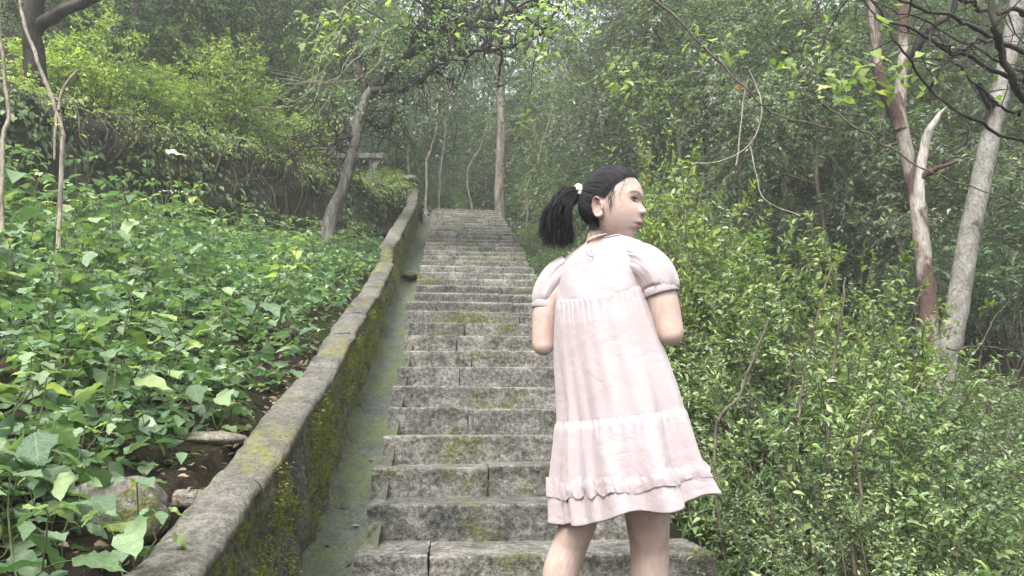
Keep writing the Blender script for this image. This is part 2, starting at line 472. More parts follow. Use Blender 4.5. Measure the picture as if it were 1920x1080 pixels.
def axis(fine0, fine1, step, lim, grow=1.16):
    a = list(np.arange(fine0, fine1 + 1e-6, step)); d = step; x = a[-1]
    while x < lim: d *= grow; x += d; a.append(x)
    d = step; x = a[0]
    while x > -lim: d *= grow; x -= d; a.insert(0, x)
    return np.array(a)
gx, gy = axis(-6.5, 7.5, .11, 190), axis(.2, 19, .11, 190)
GX, GY = np.meshgrid(gx, gy)
GZ = ground_z(np.clip(GX, -30, 40), np.clip(GY, -8, 46))
V = np.stack([GX, GY, GZ], -1).reshape(-1, 3)
w = len(gx); i = (np.arange(len(gy) - 1) * w)[:, None] + np.arange(w - 1)[None]
Fq = np.stack([i, i + 1, i + 1 + w, i + w], -1).reshape(-1, 4)
link('ground', raw_mesh('ground', V, Fq, M['soil']), kind='structure')

# ------------------------------------------------------------------ stone blocks
def nz(p, f, oct=3):
    return mnoise.fractal(Vector((p[0] * f, p[1] * f, p[2] * f)), .9, 2.0, oct)
def rough_block(x0, x1, y0, y1, z0, z1, res, amp=.007, seed=0., edge=.009, over=.010):
    "a hewn block: worn tread, rounded nosing, chiselled front, rough ends"
    nx = max(2, int((x1 - x0) / res))
    prof = []
    for t in np.linspace(0, 1, max(3, int((y1 - y0) / (res * 1.6)))): prof.append((y1 + (y0 + edge - y1) * t, z1))
    prof += [(y0 + edge * .35, z1 - edge * .25), (y0, z1 - edge)]
    for t in np.linspace(0, 1, max(3, int((z1 - z0) / res)))[1:]: prof.append((y0 + over * min(1, t * 5) + .006 * t, z1 - edge + (z0 - z1 + edge) * t))
    prof.append((y1, z0))
    npf = len(prof); V = []
    for ix in range(nx + 1):
        x = x0 + (x1 - x0) * ix / nx
        end = min(ix, nx - ix)
        for q, (y, z) in enumerate(prof):
            p = (x + seed * 3.1, y + seed, z - seed)
            a = nz(p, 13, 3) * amp + nz(p, 42, 2) * amp * .55
            top = abs(z - z1) < 1e-6
            yy, zz, xx = y, z, x
            if q < npf - 1:
                if top: zz += a * .45
                else: yy -= a * 1.2; zz += a * .3
            if end == 0:
                k = edge * .5
                if top: zz -= k * .6
                elif q < npf - 1: yy += k * .6
                xx += (nz(p, 16, 2) * .008)
            V.append((xx, yy, zz))
    F = []
    for ix in range(nx):
        for q in range(npf):
            a = ix * npf + q; b = ix * npf + (q + 1) % npf
            F.append((a, b, b + npf, a + npf))
    # end faces get corners of their own so they shade flat
    m = len(V); V += [V[q] for q in range(npf)] + [V[nx * npf + q] for q in range(npf)]
    F.append(tuple(range(m + npf - 1, m - 1, -1))); F.append(tuple(m + npf + q for q in range(npf)))
    return V, F

stairs = thing('stone_stairs', None, None, kind='structure')
rs = random.Random(11)
jut = {1: -.012, 2: .0, 3: -.02, 4: .006, 5: 0, 6: -.01, 7: -.004, 8: .012, 9: .0, 10: .01, 11: -.035, 12: -.055}
splits = {1: [.2], 2: [.62], 3: [.4], 4: [.72], 5: [.34], 6: [.39], 7: [.31], 8: [.38], 9: [.3], 10: [.35], 11: [.32, .72], 12: [.17, .7], 0: [.5], 13: [.62], 14: [.3, .66]}
for n in range(-7, N_TOP + 1):
    y, z = step_y(n), step_z(n)
    r = R1 if n <= 12 else R2
    res = .02 if -1 <= n <= 6 else (.03 if n <= 14 else .06)
    if n < -1: res = .08
    lx = XL + jut.get(n, rs.uniform(-.02, .015)); rx = XR + rs.uniform(-.03, .03)
    if n == 1: rx += .03
    sp = splits.get(n, sorted([rs.uniform(.25, .45)] + ([rs.uniform(.6, .8)] if rs.random() < .55 else [])))
    cuts = [lx] + [XL + (XR - XL) * s for s in sp] + [rx]
    tip = rs.uniform(-.006, .006)
    for k in range(len(cuts) - 1):
        a, b = cuts[k] + (.003 if k else 0), cuts[k + 1] - (.004 if k < len(cuts) - 2 else 0)
        dy, dz = rs.uniform(-.007, .007), rs.uniform(-.006, .006)
        V, F = rough_block(a, b, y + dy, y + STEP_T + .05, z - r - .03, z + dz, res, .006 if n < 8 else (.0045 if n < 14 else .003), seed=n * 1.7 + k * .53, edge=.009 if n < 12 else .02, over=.010 if n < 12 else .024)
        V = [(p[0], p[1], p[2] + tip * (p[0] - .3)) for p in V]
        link('stone_block', raw_mesh('stone_block', V, F, M['step']), stairs)
# the landing the flight climbs to
V, F = rough_block(XL - .05, XR + .05, step_y(N_TOP) + STEP_T + .055, 16.6, TOP_Z - .25, TOP_Z - .004, .12, .006, 3.3)
link('landing', raw_mesh('landing', V, F, M['step']), kind='structure')

# ------------------------------------------------------------------ drainage gutter beside the stairs
ys = np.concatenate([np.arange(-1.0, 8.2, .05), np.arange(8.2, 14.6, .1)])
xs = np.linspace(XW - .06, XL + .06, 10)
GX, GY = np.meshgrid(xs, ys)
tt = (GX - XW) / (XL - XW)
GZ = np.clip(nose(GY) - R1, -.1, TOP_Z) - .045 + .05 * (2 * tt - 1) ** 2
GZ += np.array([[nz((x, y, 0), 6, 3) * .009 for x, y in zip(a, b)] for a, b in zip(GX, GY)])
GZ -= .05 * sm((GY - 8.05) / .1) * sm((8.35 - GY) / .1)
V = np.stack([GX, GY, GZ], -1).reshape(-1, 3); w = len(xs)
i = (np.arange(len(ys) - 1) * w)[:, None] + np.arange(w - 1)[None]
link('gutter', raw_mesh('gutter', V, np.stack([i, i + 1, i + 1 + w, i + w], -1).reshape(-1, 4), M['gutter']), kind='structure')

# ------------------------------------------------------------------ parapet wall: rubble body, mortared cap slabs, moss
wall = thing('parapet_wall', 'low mossy stone parapet wall beside the gutter, capped with worn mortar', 'wall', (XW, 3, 0))
wall_objs = []
def add_wall(name, me, **kw):
    o = link(name, me, wall, **kw); o.matrix_parent_inverse = Matrix.Translation((-XW, -3, 0)); return o
def wall_face(y0, y1, off):
    ys = np.arange(y0, y1 + .001, .03 if y0 < 5 else .05); nv = 26
    V = []; back = []
    for y in ys:
        top = float(wall_top(min(max(y, y0 + .001), y1 - .001))) - .022
        bot = max(float(nose(y) - R1) - .12, -.1)
        for q in range(nv):
            t = q / (nv - 1); z = bot + (top - bot) * t
            p = (0, y, z)
            c = mnoise.cell_vector(Vector((0, y * 4.2 + .35 * nz(p, 3, 2), z * 6.5 + .35 * nz((3, y, z), 3, 2))))[0]
            d, _ = mnoise.voronoi(Vector((.3, y * 4.2, z * 6.3)))
            crack = min(1, (d[1] - d[0]) / .16)
            x = XW - .028 * t - off + .03 * nz(p, 5, 3) + .012 * nz(p, 22, 3) + (.022 * crack + .012 * c - .022)
            V.append((x, y, z))
    F = []
    for a in range(len(ys) - 1):
        for q in range(nv - 1):
            i = a * nv + q; F.append((i, i + nv, i + nv + 1, i + 1))
    # back, top and ends close the body
    m = len(V)
    for y in ys:
        top = float(wall_top(min(max(y, y0 + .001), y1 - .001))) - .022
        V.append((XC + .01, y, top)); V.append((XC + .01, y, max(float(nose(y)) - .4, -.2)))
    for a in range(len(ys) - 1):
        i = m + 2 * a
        F.append((a * nv + nv - 1, (a + 1) * nv + nv - 1, i + 2, i)); F.append((i, i + 2, i + 3, i + 1))
    for a in (0, len(ys) - 1):
        f = [a * nv + q for q in range(nv)] + [m + 2 * a, m + 2 * a + 1]
        F.append(tuple(f) if a == 0 else tuple(f[::-1]))
    return raw_mesh('wall_body', V, F, M['wall'])
add_wall('wall_body', wall_face(-1.0, 7.42, 0)); add_wall('wall_body', wall_face(7.42, 14.2, .0))

def cap_slab(y0, y1, dz, seed, res):
    ny = max(3, int((y1 - y0) / res)); V = []
    # cross profile, clockwise from the face underside
    prof = [(XW - .004, -.034), (XW + .004, -.022), (XW - .002, -.008), (XW - .014, 0), (XW - .05, .004), (XW - .09, .004), (XW - .13, .0), (XC - .0, -.006), (XC - .02, -.03), (XC - .012, -.07)]
    n = len(prof)
    for a in range(ny + 1):
        y = y0 + (y1 - y0) * a / ny; zt = float(wall_top(min(max(y, y0 + 1e-4), y1 - 1e-4))) + dz
        for (x, z) in prof:
            p = (x + seed, y, z * 2)
            xx = x + .012 * nz((x * 4, y, seed), 4.5, 3) + .007 * nz(p, 26, 3); zz = zt + z + .010 * nz(p, 7, 3) + .005 * nz(p, 34, 2)
            if a in (0, ny): zz -= .006
            V.append((xx, y + (.012 * nz((x, seed, 9), 9, 2) if a in (0, ny) else 0), zz))
    F = [(a * n + q, (a + 1) * n + q, (a + 1) * n + (q + 1) % n, a * n + (q + 1) % n) for a in range(ny) for q in range(n)]
    F.append(tuple(range(n))); F.append(tuple(ny * n + q for q in range(n - 1, -1, -1)))
    return raw_mesh('cap_slab', V, F, M['cap'])
bk = [-1.0, .3, 1.3, 2.32, 3.15, 3.78, 4.45, 4.98, 5.6, 6.1, 6.75, 7.41]
for a, b in zip(bk[:-1], bk[1:]):
    add_wall('cap_slab', cap_slab(a + .004, b - .004, rs.uniform(-.012, .012), a, .025 if b < 5.5 else .05))
bk = [7.43, 8.0, 8.9, 9.7, 10.5, 11.3, 12.1, 12.9, 14.2]
for a, b in zip(bk[:-1], bk[1:]):
    add_wall('cap_slab', cap_slab(a + .004, b - .004, rs.uniform(-.01, .015), a, .07))
# moss cushions: short blades on the face and along the cap edges
rm = np.random.default_rng(5)
n = 44000
Y = 1.3 + 12.0 * rm.random(n) ** 1.7; t = rm.random(n) ** .8
top = wall_top(Y) - .03; bot = nose(Y) - R1 - .05
Z = bot + (top - bot) * t
mk = np.array([nz((0.5, y, z), 2.6, 3) + .5 * nz((.5, y, z), 9, 2) for y, z in zip(Y, Z)])
keep = mk > .12
Y, Z, t = Y[keep], Z[keep], t[keep]; n = len(Y)
P = np.stack([XW - .028 * t + .016 + .012 * rm.normal(size=n), Y, Z], -1)
P[:, 0] += np.array([.03 * nz((0, y, z), 5, 3) for y, z in zip(Y, Z)])
D = np.stack([.9 + .3 * rm.random(n), .6 * rm.normal(size=n), -.5 + .6 * rm.normal(size=n)], -1)
LV, LF = leaves(P, D, rm.normal(size=(n, 3)), .007 + .009 * rm.random(n), .005, 2)
o = add_wall('moss', raw_mesh('moss', LV, LF, M['moss'])); o['kind'] = 'stuff'

# ------------------------------------------------------------------ rock bank on the left, its lip and its roots
ys = np.concatenate([np.arange(1, 5, .12), np.arange(5, 13.2, .055)]); nv = 34
V = []
for y in ys:
    cx = float(cliff_x(y))
    zb = float(ground_z(cx + .55, y)) - .15
    zt = float(ground_z(cx - .5, y)) - .03
    for q in range(nv):
        t = q / (nv - 1); z = zb + (zt - zb) * min(1, t * 1.14)
        bx = cx + .36 - .22 * t - (.55 * max(0, t - .88) / .12)
        p = (cx, y, z)
        d, _ = mnoise.voronoi(Vector((y * 1.6, z * 2.6, cx)))
        bx += .22 * nz(p, 1.1, 4) + .09 * nz((cx, y, z * 2), 4.2, 4) + .03 * nz(p, 15, 3) + .08 * min(1, (d[1] - d[0]) / .35) - .05
        V.append((bx, y, z + .03 * nz(p, 4, 3)))
V = np.array(V); i = (np.arange(len(ys) - 1) * nv)[:, None] + np.arange(nv - 1)[None]
link('rock_bank', raw_mesh('rock_bank', V, np.stack([i, i + nv, i + nv + 1, i + 1], -1).reshape(-1, 4), M['rock']), kind='structure')
BANK = V.reshape(len(ys), nv, 3); BANK_Y = ys

# roots hanging over the bank
for k in range(40):
    y = 7.4 + 4.4 * rs.random(); iy = int(np.argmin(abs(BANK_Y - y))); col_ = BANK[iy]
    pts = [col_[q] + np.array([.05, rs.uniform(-.03, .03), 0]) for q in (31, 27, 23, 18, 13, 8)]
    pts = wiggle(spline(pts, 14), .10, rng)
    Vt, Ft = tube(pts[:rs.randint(8, 14)], .004 + .008 * rs.random(), 4)
    link('hanging_root', raw_mesh('hanging_root', Vt, Ft, M['twig']), None, 'thin brown root hanging down the dark rock bank behind the leaning tree', 'root', 'roots hanging over the rock bank')

# ------------------------------------------------------------------ stone bench on the terrace and the ledge beside it
def bevel_box(cx, cy, cz, sx, sy, sz, b=.012, seed=0.0, amp=.006, seg=5):
    bm = bmesh.new(); bmesh.ops.create_cube(bm, size=1)
    for v in bm.verts: v.co = Vector((v.co.x * sx, v.co.y * sy, v.co.z * sz))
    bmesh.ops.bevel(bm, geom=bm.edges[:], offset=b, segments=2, affect='EDGES')
    bmesh.ops.subdivide_edges(bm, edges=[e for e in bm.edges if e.calc_length() > .08], cuts=seg, use_grid_fill=True)
    for v in bm.verts:
        p = v.co + Vector((cx + seed, cy, cz))
        a = nz(p, 9, 3) * amp
        v.co += v.co.normalized() * a
        v.co += Vector((cx, cy, cz))
    me = bpy.data.meshes.new('block'); bm.to_mesh(me); bm.free(); return me
bp = at(669, 299, 13.5)
TZ = 6.12
bench = thing('stone_bench', 'grey stone bench with a thick slab seat on the terrace behind the leaning tree', 'bench', (bp[0], bp[1], TZ), -YAW)
def part(parent, name, me, mat=None, **kw):
    if mat: me.materials.clear(); me.materials.append(mat)
    for p in me.polygons: p.use_smooth = True
    me.name = name
    return link(name, me, parent, **kw)
zt = bp[2] + .06 - TZ
part(bench, 'seat_slab', bevel_box(0, 0, zt - .06, 1.14, .40, .115, seed=1), M['bench'])
def bench_leg(x):
    bm = bmesh.new()
    out = [(-.14, 0), (-.10, -.06), (-.085, -.14), (-.10, -.22), (-.13, -.30), (-.14, -.48), (.14, -.48), (.13, -.30), (.06, -.23), (.035, -.17), (.06, -.10), (.10, -.05), (.14, 0)]
    for yy in (-.15, .15): [bm.verts.new((x + a, yy, zt - .118 + b)) for a, b in out]
    bm.verts.ensure_lookup_table(); n = len(out)
    bm.faces.new([bm.verts[q] for q in range(n)]); bm.faces.new([bm.verts[n + q] for q in range(n - 1, -1, -1)])
    for q in range(n): bm.faces.new([bm.verts[q], bm.verts[n + q], bm.verts[n + (q + 1) % n], bm.verts[(q + 1) % n]])
    bmesh.ops.recalc_face_normals(bm, faces=bm.faces)
    me = bpy.data.meshes.new('leg'); bm.to_mesh(me); bm.free(); return me
for x in (-.40, .36):
    me = bench_leg(x); o = part(bench, 'leg', me, M['bench'])
    for p in me.polygons: p.use_smooth = False
lp = at(757, 340, 13.75)
ledge = thing('stone_ledge', 'rough stone ledge slab lying at the head of the parapet wall', 'ledge', (lp[0], lp[1], lp[2] - .2), -YAW)
part(ledge, 'ledge_slab', bevel_box(0, 0, .2, .56, .42, .13, .03, 4, .02), M['wall'])
part(ledge, 'ledge_base', bevel_box(.04, .05, -.02, .46, .34, .3, .02, 6, .02), M['wall'])
# mound of rock beyond the stair top
def boulder(name, loc, size, seed, mat, label, group=None, sub=4):
    bm = bmesh.new(); bmesh.ops.create_icosphere(bm, subdivisions=sub, radius=1)
    for v in bm.verts:
        p = v.co.copy()
        a = 1 + .22 * nz(p + Vector((seed, seed * 2, 0)), 1.1, 4) + .06 * nz(p + Vector((seed, 0, 0)), 5, 3)
        q = Vector((round(p.x * 2.2) / 2.2, round(p.y * 2.2) / 2.2, round(p.z * 2.2) / 2.2))
        p = p * .8 + q.normalized() * .2 if q.length else p
        v.co = Vector((p.x * a * size[0], p.y * a * size[1], p.z * a * size[2]))
    me = bpy.data.meshes.new(name); bm.to_mesh(me); bm.free()
    me.materials.append(mat)
    for f in me.polygons: f.use_smooth = True
    return link(name, me, None, label, 'rock', group, None, loc)
def stone_at(px, py, d, size, seed, mat, label, group=None, dz=-.02):
    q = at(px, py, d); z = float(ground_z(q[0], q[1])) + size[2] * .35 + dz
    return boulder('stone', (q[0], q[1], z), size, seed, mat, label, group, 3)
stone_at(225, 905, 2.05, (.13, .11, .085), 2.2, M['boulder'], 'purplish grey stone half buried beside the wall in the lower left')
stone_at(262, 930, 2.0, (.07, .06, .075), 3.1, M['mossy'], 'moss covered stone beside the purplish stone in the lower left')
stone_at(395, 830, 2.75, (.13, .10, .03), 4.4, M['boulder'], 'flat grey stone slab lying in the soil left of the wall')
stone_at(360, 945, 2.25, (.085, .06, .03), 5.7, M['boulder'], 'small flat stone chip against the back of the wall')
stone_at(760, 632, 5.9, (.05, .07, .07), 6.2, M['wall'], 'dark loose stone wedged at the left end of a step')
stone_at(744, 755, 4.4, (.035, .04, .045), 7.7, M['wall'], 'small dark stone at the left end of a lower step')
q = at(800, 468, 8.3); boulder('stone', (XW + .13, q[1], float(nose(q[1]) - R1) + .02), (.13, .1, .05), 8.1, M['wall'], 'flat stone bridging the gutter below the darker steps', sub=3)

# fallen leaves: singles in the gutter and on the steps, a loose litter elsewhere
for k, (px, py, d) in enumerate([(664, 918, 3.35), (713, 657, 5.6), (618, 962, 3.2), (700, 860, 3.95), (660, 1000, 3.1), (735, 610, 6.2), (690, 770, 4.6), (640, 900, 3.5)]):
    q = at(px, py, d); X = np.clip(q[0], XW + .03, XL - .03); z = float(nose(q[1]) - R1) - .03
    V, F = leaves([(0, 0, 0)], [(math.cos(k), math.sin(k), .15)], [(0, 0, 1)], .032, .022, 40)
    link('fallen_leaf', raw_mesh('fallen_leaf', V, F, M['pale_leaf'] if k % 3 == 0 else M['dry']), None, 'small pale fallen leaf lying in the gutter', 'leaf', 'fallen leaves in the gutter', None, (X, q[1], z + .012))
q = at(942, 807, 3.75)
V, F = leaves([(0, 0, 0)], [(1, .2, .1)], [(0, 0, 1)], .035, .018, 40)
link('fallen_leaf', raw_mesh('fallen_leaf', V, F, M['pale_leaf']), None, 'tiny white leaf scrap on a step edge left of the girl', 'leaf', None, None, (q[0], step_y(4) + .05, step_z(4) + .012))
for k, (n_, fx) in enumerate([(1, .12), (2, .45), (3, .2), (4, .3), (5, .52), (6, .15), (7, .4), (8, .1), (9, .33), (10, .5), (0, .1), (1, .86)]):
    V, F = leaves([(0, 0, 0)], [(math.cos(k * 2.2), math.sin(k * 2.2), .12)], [(.2, 0, 1)], .03 + .012 * (k % 3), .016 + .004 * (k % 2), 40)
    link('fallen_leaf', raw_mesh('fallen_leaf', V, F, M['dry']), None, 'dry curled leaf lying on a stone tread', 'leaf', 'dry leaves on the steps', None, (XL + (XR - XL) * fx, step_y(n_) + .09 + .03 * (k % 3), step_z(n_) + .014))
n = 5200
X = np.where(rng.random(n) < .45, XC - .03 - .9 * rng.random(n) ** 1.5, np.where(rng.random(n) < .5, 1.15 + 3.5 * rng.random(n), -.9 - 3.4 * rng.random(n)))
Y = .8 + 11 * rng.random(n) ** 1.3
P = np.stack([X, Y, ground_z(X, Y) + .012 + .012 * rng.random(n)], -1)
D = rng.normal(size=(n, 3)) * np.array([1, 1, .25]); N = np.array([0, 0, 1.]) + rng.normal(size=(n, 3)) * .4
LV, LF = leaves(P, D, N, .024 + .026 * rng.random(n), .014 + .012 * rng.random(n), 6)
link('leaf_litter', raw_mesh('leaf_litter', LV, LF, M['dry']), kind='stuff')
# ------------------------------------------------------------------ plant builders
def tree_skeleton(H, r, lean=(0, 0), n_limb=14, low=.3, reach=.36, trunk_r=.1, flat=.6):
    "trunk path, limbs and the points and directions twigs grow from"
    tp = np.array([(0, 0, -.15), (lean[0] * .2, lean[1] * .2, H * .3), (lean[0] * .6, lean[1] * .6, H * .65), (lean[0], lean[1], H * .97)])
    tp = wiggle(spline(tp, 14), H * .035, r)
    tb = [tube(tp, np.linspace(trunk_r, trunk_r * .18, 14), 7)]
    O, D = [], []
    for k in range(n_limb):
        f = low + (.97 - low) * (k + r.random()) / n_limb
        b = np.array([np.interp(f, np.linspace(0, 1, 14), tp[:, c]) for c in range(3)])
        az = k * 2.4 + r.normal() * .5
        ln = H * reach * (1.08 - .62 * f) * (.7 + .55 * r.random())
        el = .25 + .7 * f * r.random() * flat * 1.6
        d = np.array([math.cos(az) * math.cos(el), math.sin(az) * math.cos(el), math.sin(el)])
        pts = np.stack([b + d * ln * t + np.array([0, 0, .12 * ln * (t - t * t * 1.6)]) for t in np.linspace(0, 1, 7)])
        pts = wiggle(pts, ln * .16, r); pts[0] = b
        tb.append(tube(pts, np.linspace(trunk_r * .42 * (1.1 - f * .7), .006, 7), 5))
        for q in range(2, 7):
            for s in range(2 if q < 6 else 3):
                dd = unit(d + r.normal(size=3) * .8 + np.array([0, 0, .1]))
                O.append(pts[q] + r.normal(size=3) * .03); D.append(dd)
    return tb, np.array(O), np.array(D)

def join(parts):
    mb = MB()
    for V, F in parts: mb.add(V, F)
    return mb.arr()

def tree_meshes(name, H, seed, mleaf, mbark, leaf=.085, twig=.7, sub=4, nl=11, trunk_r=.1, n_limb=15, low=.3, reach=.36, lean=(0, 0), ratio=.45, droop=.4, kind=2):
    r = np.random.default_rng(seed)
    tb, O, D = tree_skeleton(H, r, lean, n_limb, low, reach, trunk_r)
    # each limb point gives several leafy twigs of uneven number, so the crown has clumps and gaps
    k = r.integers(max(1, sub - 3), sub + 3, len(O)); idx = np.repeat(np.arange(len(O)), k)
    O2 = O[idx] + r.normal(size=(len(idx), 3)) * twig * .22
    D2 = unit(D[idx] + r.normal(size=(len(idx), 3)) * .75)
    Ln = twig * (.5 + .8 * r.random(len(idx)))
    P, LD, N, L, W = sprays(O2, D2, Ln, nl, leaf, r, droop, ratio)
    LV, LF = leaves(P, LD, N, L, W, kind)
    tb.append(twig_tubes(O2, D2, Ln, .007, droop, 3, 3))
    TV, TF = join(tb)
    return raw_mesh('trunk', TV, TF, mbark), raw_mesh('crown', LV, LF, mleaf, smooth=False)

def plant_from(me_pair, name, names, label, cat, loc, rz=0, s=1.0, group=None):
    t = thing(name, label, cat, loc, rz, group); t.scale = (s, s, s) if np.isscalar(s) else s
    for n, me in zip(names, me_pair): link(n, me, t)
    return t

def shrub_meshes(H, R, seed, mleaf, mstem, leaf=.035, nst=9, ntw=420, nl=11, twig=.22, kind=2, ratio=.48, droop=.25, stem_r=.008, lowfill=.12, upright=.7):
    r = np.random.default_rng(seed)
    tb = []
    for q in range(nst):
        az = r.random() * 6.28; rr = R * (.25 + .75 * r.random()); top = H * (.6 + .4 * r.random())
        p = np.stack([np.array([math.cos(az) * rr * t ** 1.5 + .04 * R * math.cos(az), math.sin(az) * rr * t ** 1.5, -.08 + (top + .08) * t]) for t in np.linspace(0, 1, 9)])
        p = wiggle(p, .07 * H, r)
        tb.append(tube(p, np.linspace(stem_r * (.7 + .6 * r.random()), .0022, 9), 5))
    # leafy twigs gather in clumps on the outer shell, with hollows between them
    nc = 34
    u = unit(r.normal(size=(nc, 3))); u[:, 2] = np.abs(u[:, 2]) * 1.1 - .3; u = unit(u)
    cr = .62 + .38 * r.random(nc) ** .6
    cc = u * cr[:, None] * np.array([R, R, H * .52]) + np.array([0, 0, H * .48])
    cc[:, 2] = np.maximum(cc[:, 2], lowfill * H * r.random(nc))
    pick = r.integers(0, nc, ntw)
    off = r.normal(size=(ntw, 3)) * np.array([.17 * R, .17 * R, .085 * H]) * (.6 + .8 * r.random(nc))[pick][:, None]
    O = cc[pick] + off
    D = unit(u[pick] * .8 + unit(off) * .8 + r.normal(size=(ntw, 3)) * .4 + np.array([0, 0, upright]))
    Ln = twig * (.5 + .9 * r.random(ntw))
    P, LD, N, L, W = sprays(O - D * Ln[:, None] * .4, D, Ln, nl, leaf, r, droop, ratio)
    LV, LF = leaves(P, LD, N, L, W, kind)
    tb.append(twig_tubes(O - D * Ln[:, None] * .4, D, Ln, .0028, droop, 3, 4))
    TV, TF = join(tb)
    return raw_mesh('stems', TV, TF, mstem), raw_mesh('foliage', LV, LF, mleaf, smooth=False)

# ------------------------------------------------------------------ the woods behind
G = ground_z
rw = random.Random(21)
TK = [tree_meshes('a', 7.5, 31, M['mid'], M['forest_bark'], .105, .75, 5, 9, .055, 16, .16, .34),
      tree_meshes('b', 8.5, 32, M['dark'], M['forest_bark'], .09, .7, 6, 10, .06, 17, .2, .30),
      tree_meshes('c', 6.5, 33, M['grey_leaf'], M['forest_bark'], .085, .65, 6, 10, .045, 15, .08, .36),
      tree_meshes('d', 9.0, 34, M['mid'], M['bark_dark'], .12, .85, 4, 9, .06, 18, .24, .32, (.6, .3)),
      tree_meshes('e', 5.5, 35, M['dark'], M['forest_bark'], .075, .55, 7, 11, .04, 16, .06, .36)]
KIND_WORD = ['mid green leafy forest tree', 'dark evergreen forest tree', 'greyish green small leaved forest tree', 'tall loose crowned forest tree', 'low dense dark evergreen forest tree']
def zone(x, y):
    d = x * math.sin(YAW) + y * math.cos(YAW); p = 960 + F_PX * (x * math.cos(YAW) - y * math.sin(YAW)) / d
    for lim, w in ((280, 'above the forked sapling'), (600, 'left of the leaning tree'), (800, 'behind the stone bench'), (970, 'beyond the stair top'), (1260, 'behind the girl'), (1500, 'behind the hanging vine loop'), (1690, 'left of the two toned trunk'), (1900, 'around the grey leaning trunk')):
        if p < lim: break
    else: w = 'at the right edge'
    return ('near, ' if d < 12 else 'midway back, ' if d < 16.5 else 'far back, ') + w
protos = {}
def forest_tree(kind, x, y, s, rz, name='forest_tree'):
    z = float(G(x, y)) - .05
    lab = KIND_WORD[kind] + ' ' + zone(x, y); grp = 'trees of the woods'
    tl = (rw.uniform(-.07, .07), rw.uniform(-.07, .07))
    if kind not in protos:
        protos[kind] = plant_from(TK[kind], name, ('trunk', 'crown'), lab, 'tree', (x, y, z), rz, s, grp)
    else:
        dup(protos[kind], (x, y, z), rz, s, lab, grp, tl)
def in_view(x, y, pad=.06):
    d = x * math.sin(YAW) + y * math.cos(YAW); c = x * math.cos(YAW) - y * math.sin(YAW)
    return d > 0 and abs(c / d) < .69 + pad + 1.6 / d
spots = []
for ring, (d0, d1, num) in enumerate([(8.5, 12, 26), (12, 16.5, 40), (16.5, 22, 36)]):
    tries = 0; got = 0
    while got < num and tries < 900:
        tries += 1
        d = rw.uniform(d0, d1); a = rw.uniform(-.78, .78)
        c = d * math.tan(a)
        x = c * math.cos(YAW) + d * math.sin(YAW); y = d * math.cos(YAW) - c * math.sin(YAW)
        if not in_view(x, y): continue
        if -1.9 < x < 3.3 and y < 18.2: continue
        if x < -1.2 and (y < 9.5 or x > cliff_x(y) - 1.7) and y < 14.6: continue
        if -3.2 < x < 0 and y < 15.8: continue
        if x > 1 and y < 7.8: continue
        if 2.8 < x < 7 and y < 8.5: continue
        pxx = 960 + F_PX * math.tan(a)
        if d > 10.5 and (1330 < pxx < 1470 or 1790 < pxx < 1900): continue
        if any((x - p) ** 2 + (y - q) ** 2 < 1.15 ** 2 for p, q in spots): continue
        spots.append((x, y)); got += 1
        kind = rw.choice([0, 0, 1, 2, 2, 3, 4, 4]) if x > 0 else rw.choice([0, 1, 2, 3, 4])
        forest_tree(kind, x, y, rw.uniform(.62, 1.08), rw.uniform(0, 6.28))
# understory shrubs under those trees
US = [shrub_meshes(2.2, 1.0, 41, M['mid'], M['twig'], .08, 9, 420, 9, .4, 2, .5, .35, .014),
      shrub_meshes(2.6, 1.05, 42, M['dark'], M['twig'], .07, 9, 460, 10, .4, 2, .42, .35, .014),
      shrub_meshes(1.7, .9, 43, M['grey_leaf'], M['twig'], .065, 9, 460, 10, .32, 2, .45, .3, .012)]
up = {}
nsh = 0; tries = 0
while nsh < 105 and tries < 4000:
    tries += 1
    d = 6.8 + 14 * rw.random() ** .8; a = rw.uniform(-.75, .75); c = d * math.tan(a)
    x = c * math.cos(YAW) + d * math.sin(YAW); y = d * math.cos(YAW) - c * math.sin(YAW)
    if not in_view(x, y, 0): continue
    if -2.2 < x < 2.35 and y < 17.6: continue
    if x < -.9 and (x > cliff_x(y) - 1.2 and y < 14.4): continue
    if x < 0 and y < 8: continue
    if x > 0 and y < 5.2: continue
    if 2.4 < x < 5.2 and y < 7.0: continue
    if -3.2 < x < -.4 and 12.6 < y < 15.6: continue
    k = rw.choice([0, 0, 1, 2, 2]); s = rw.uniform(.55, 1.05)
    lab = ['mid green understory shrub', 'dark glossy understory shrub', 'greyish green low understory shrub'][k] + ' ' + zone(x, y)
    loc = (x, y, float(G(x, y)) - .04)
    if k not in up: up[k] = plant_from(US[k], 'understory_shrub', ('stems', 'foliage'), lab, 'shrub', loc, rw.random() * 6, s, 'understory shrubs of the woods')
    else: dup(up[k], loc, rw.random() * 6.28, s, lab, 'understory shrubs of the woods', (rw.uniform(-.1, .1), rw.uniform(-.1, .1)))
    nsh += 1
for x, y, k, s in [(-1.5, 17.6, 0, 1), (-.6, 18.3, 1, 1), (.4, 18.6, 2, 1.1), (1.4, 18.0, 1, 1), (.9, 19.6, 0, 1.2), (-.2, 20, 1, 1.3), (-1.3, 19.4, 2, 1.2), (2.1, 16.8, 0, .9), (-2.1, 16.4, 2, .8), (2.0, 19.3, 1, 1.2), (.2, 17.9, 0, .6), (-.9, 17.2, 2, .55)]:
    dup(up[k], (x, y, float(G(x, y)) - .04), rw.random() * 6.28, s, ['mid green understory shrub', 'dark glossy understory shrub', 'greyish green low understory shrub'][k] + ' ' + zone(x, y), 'understory shrubs of the woods')
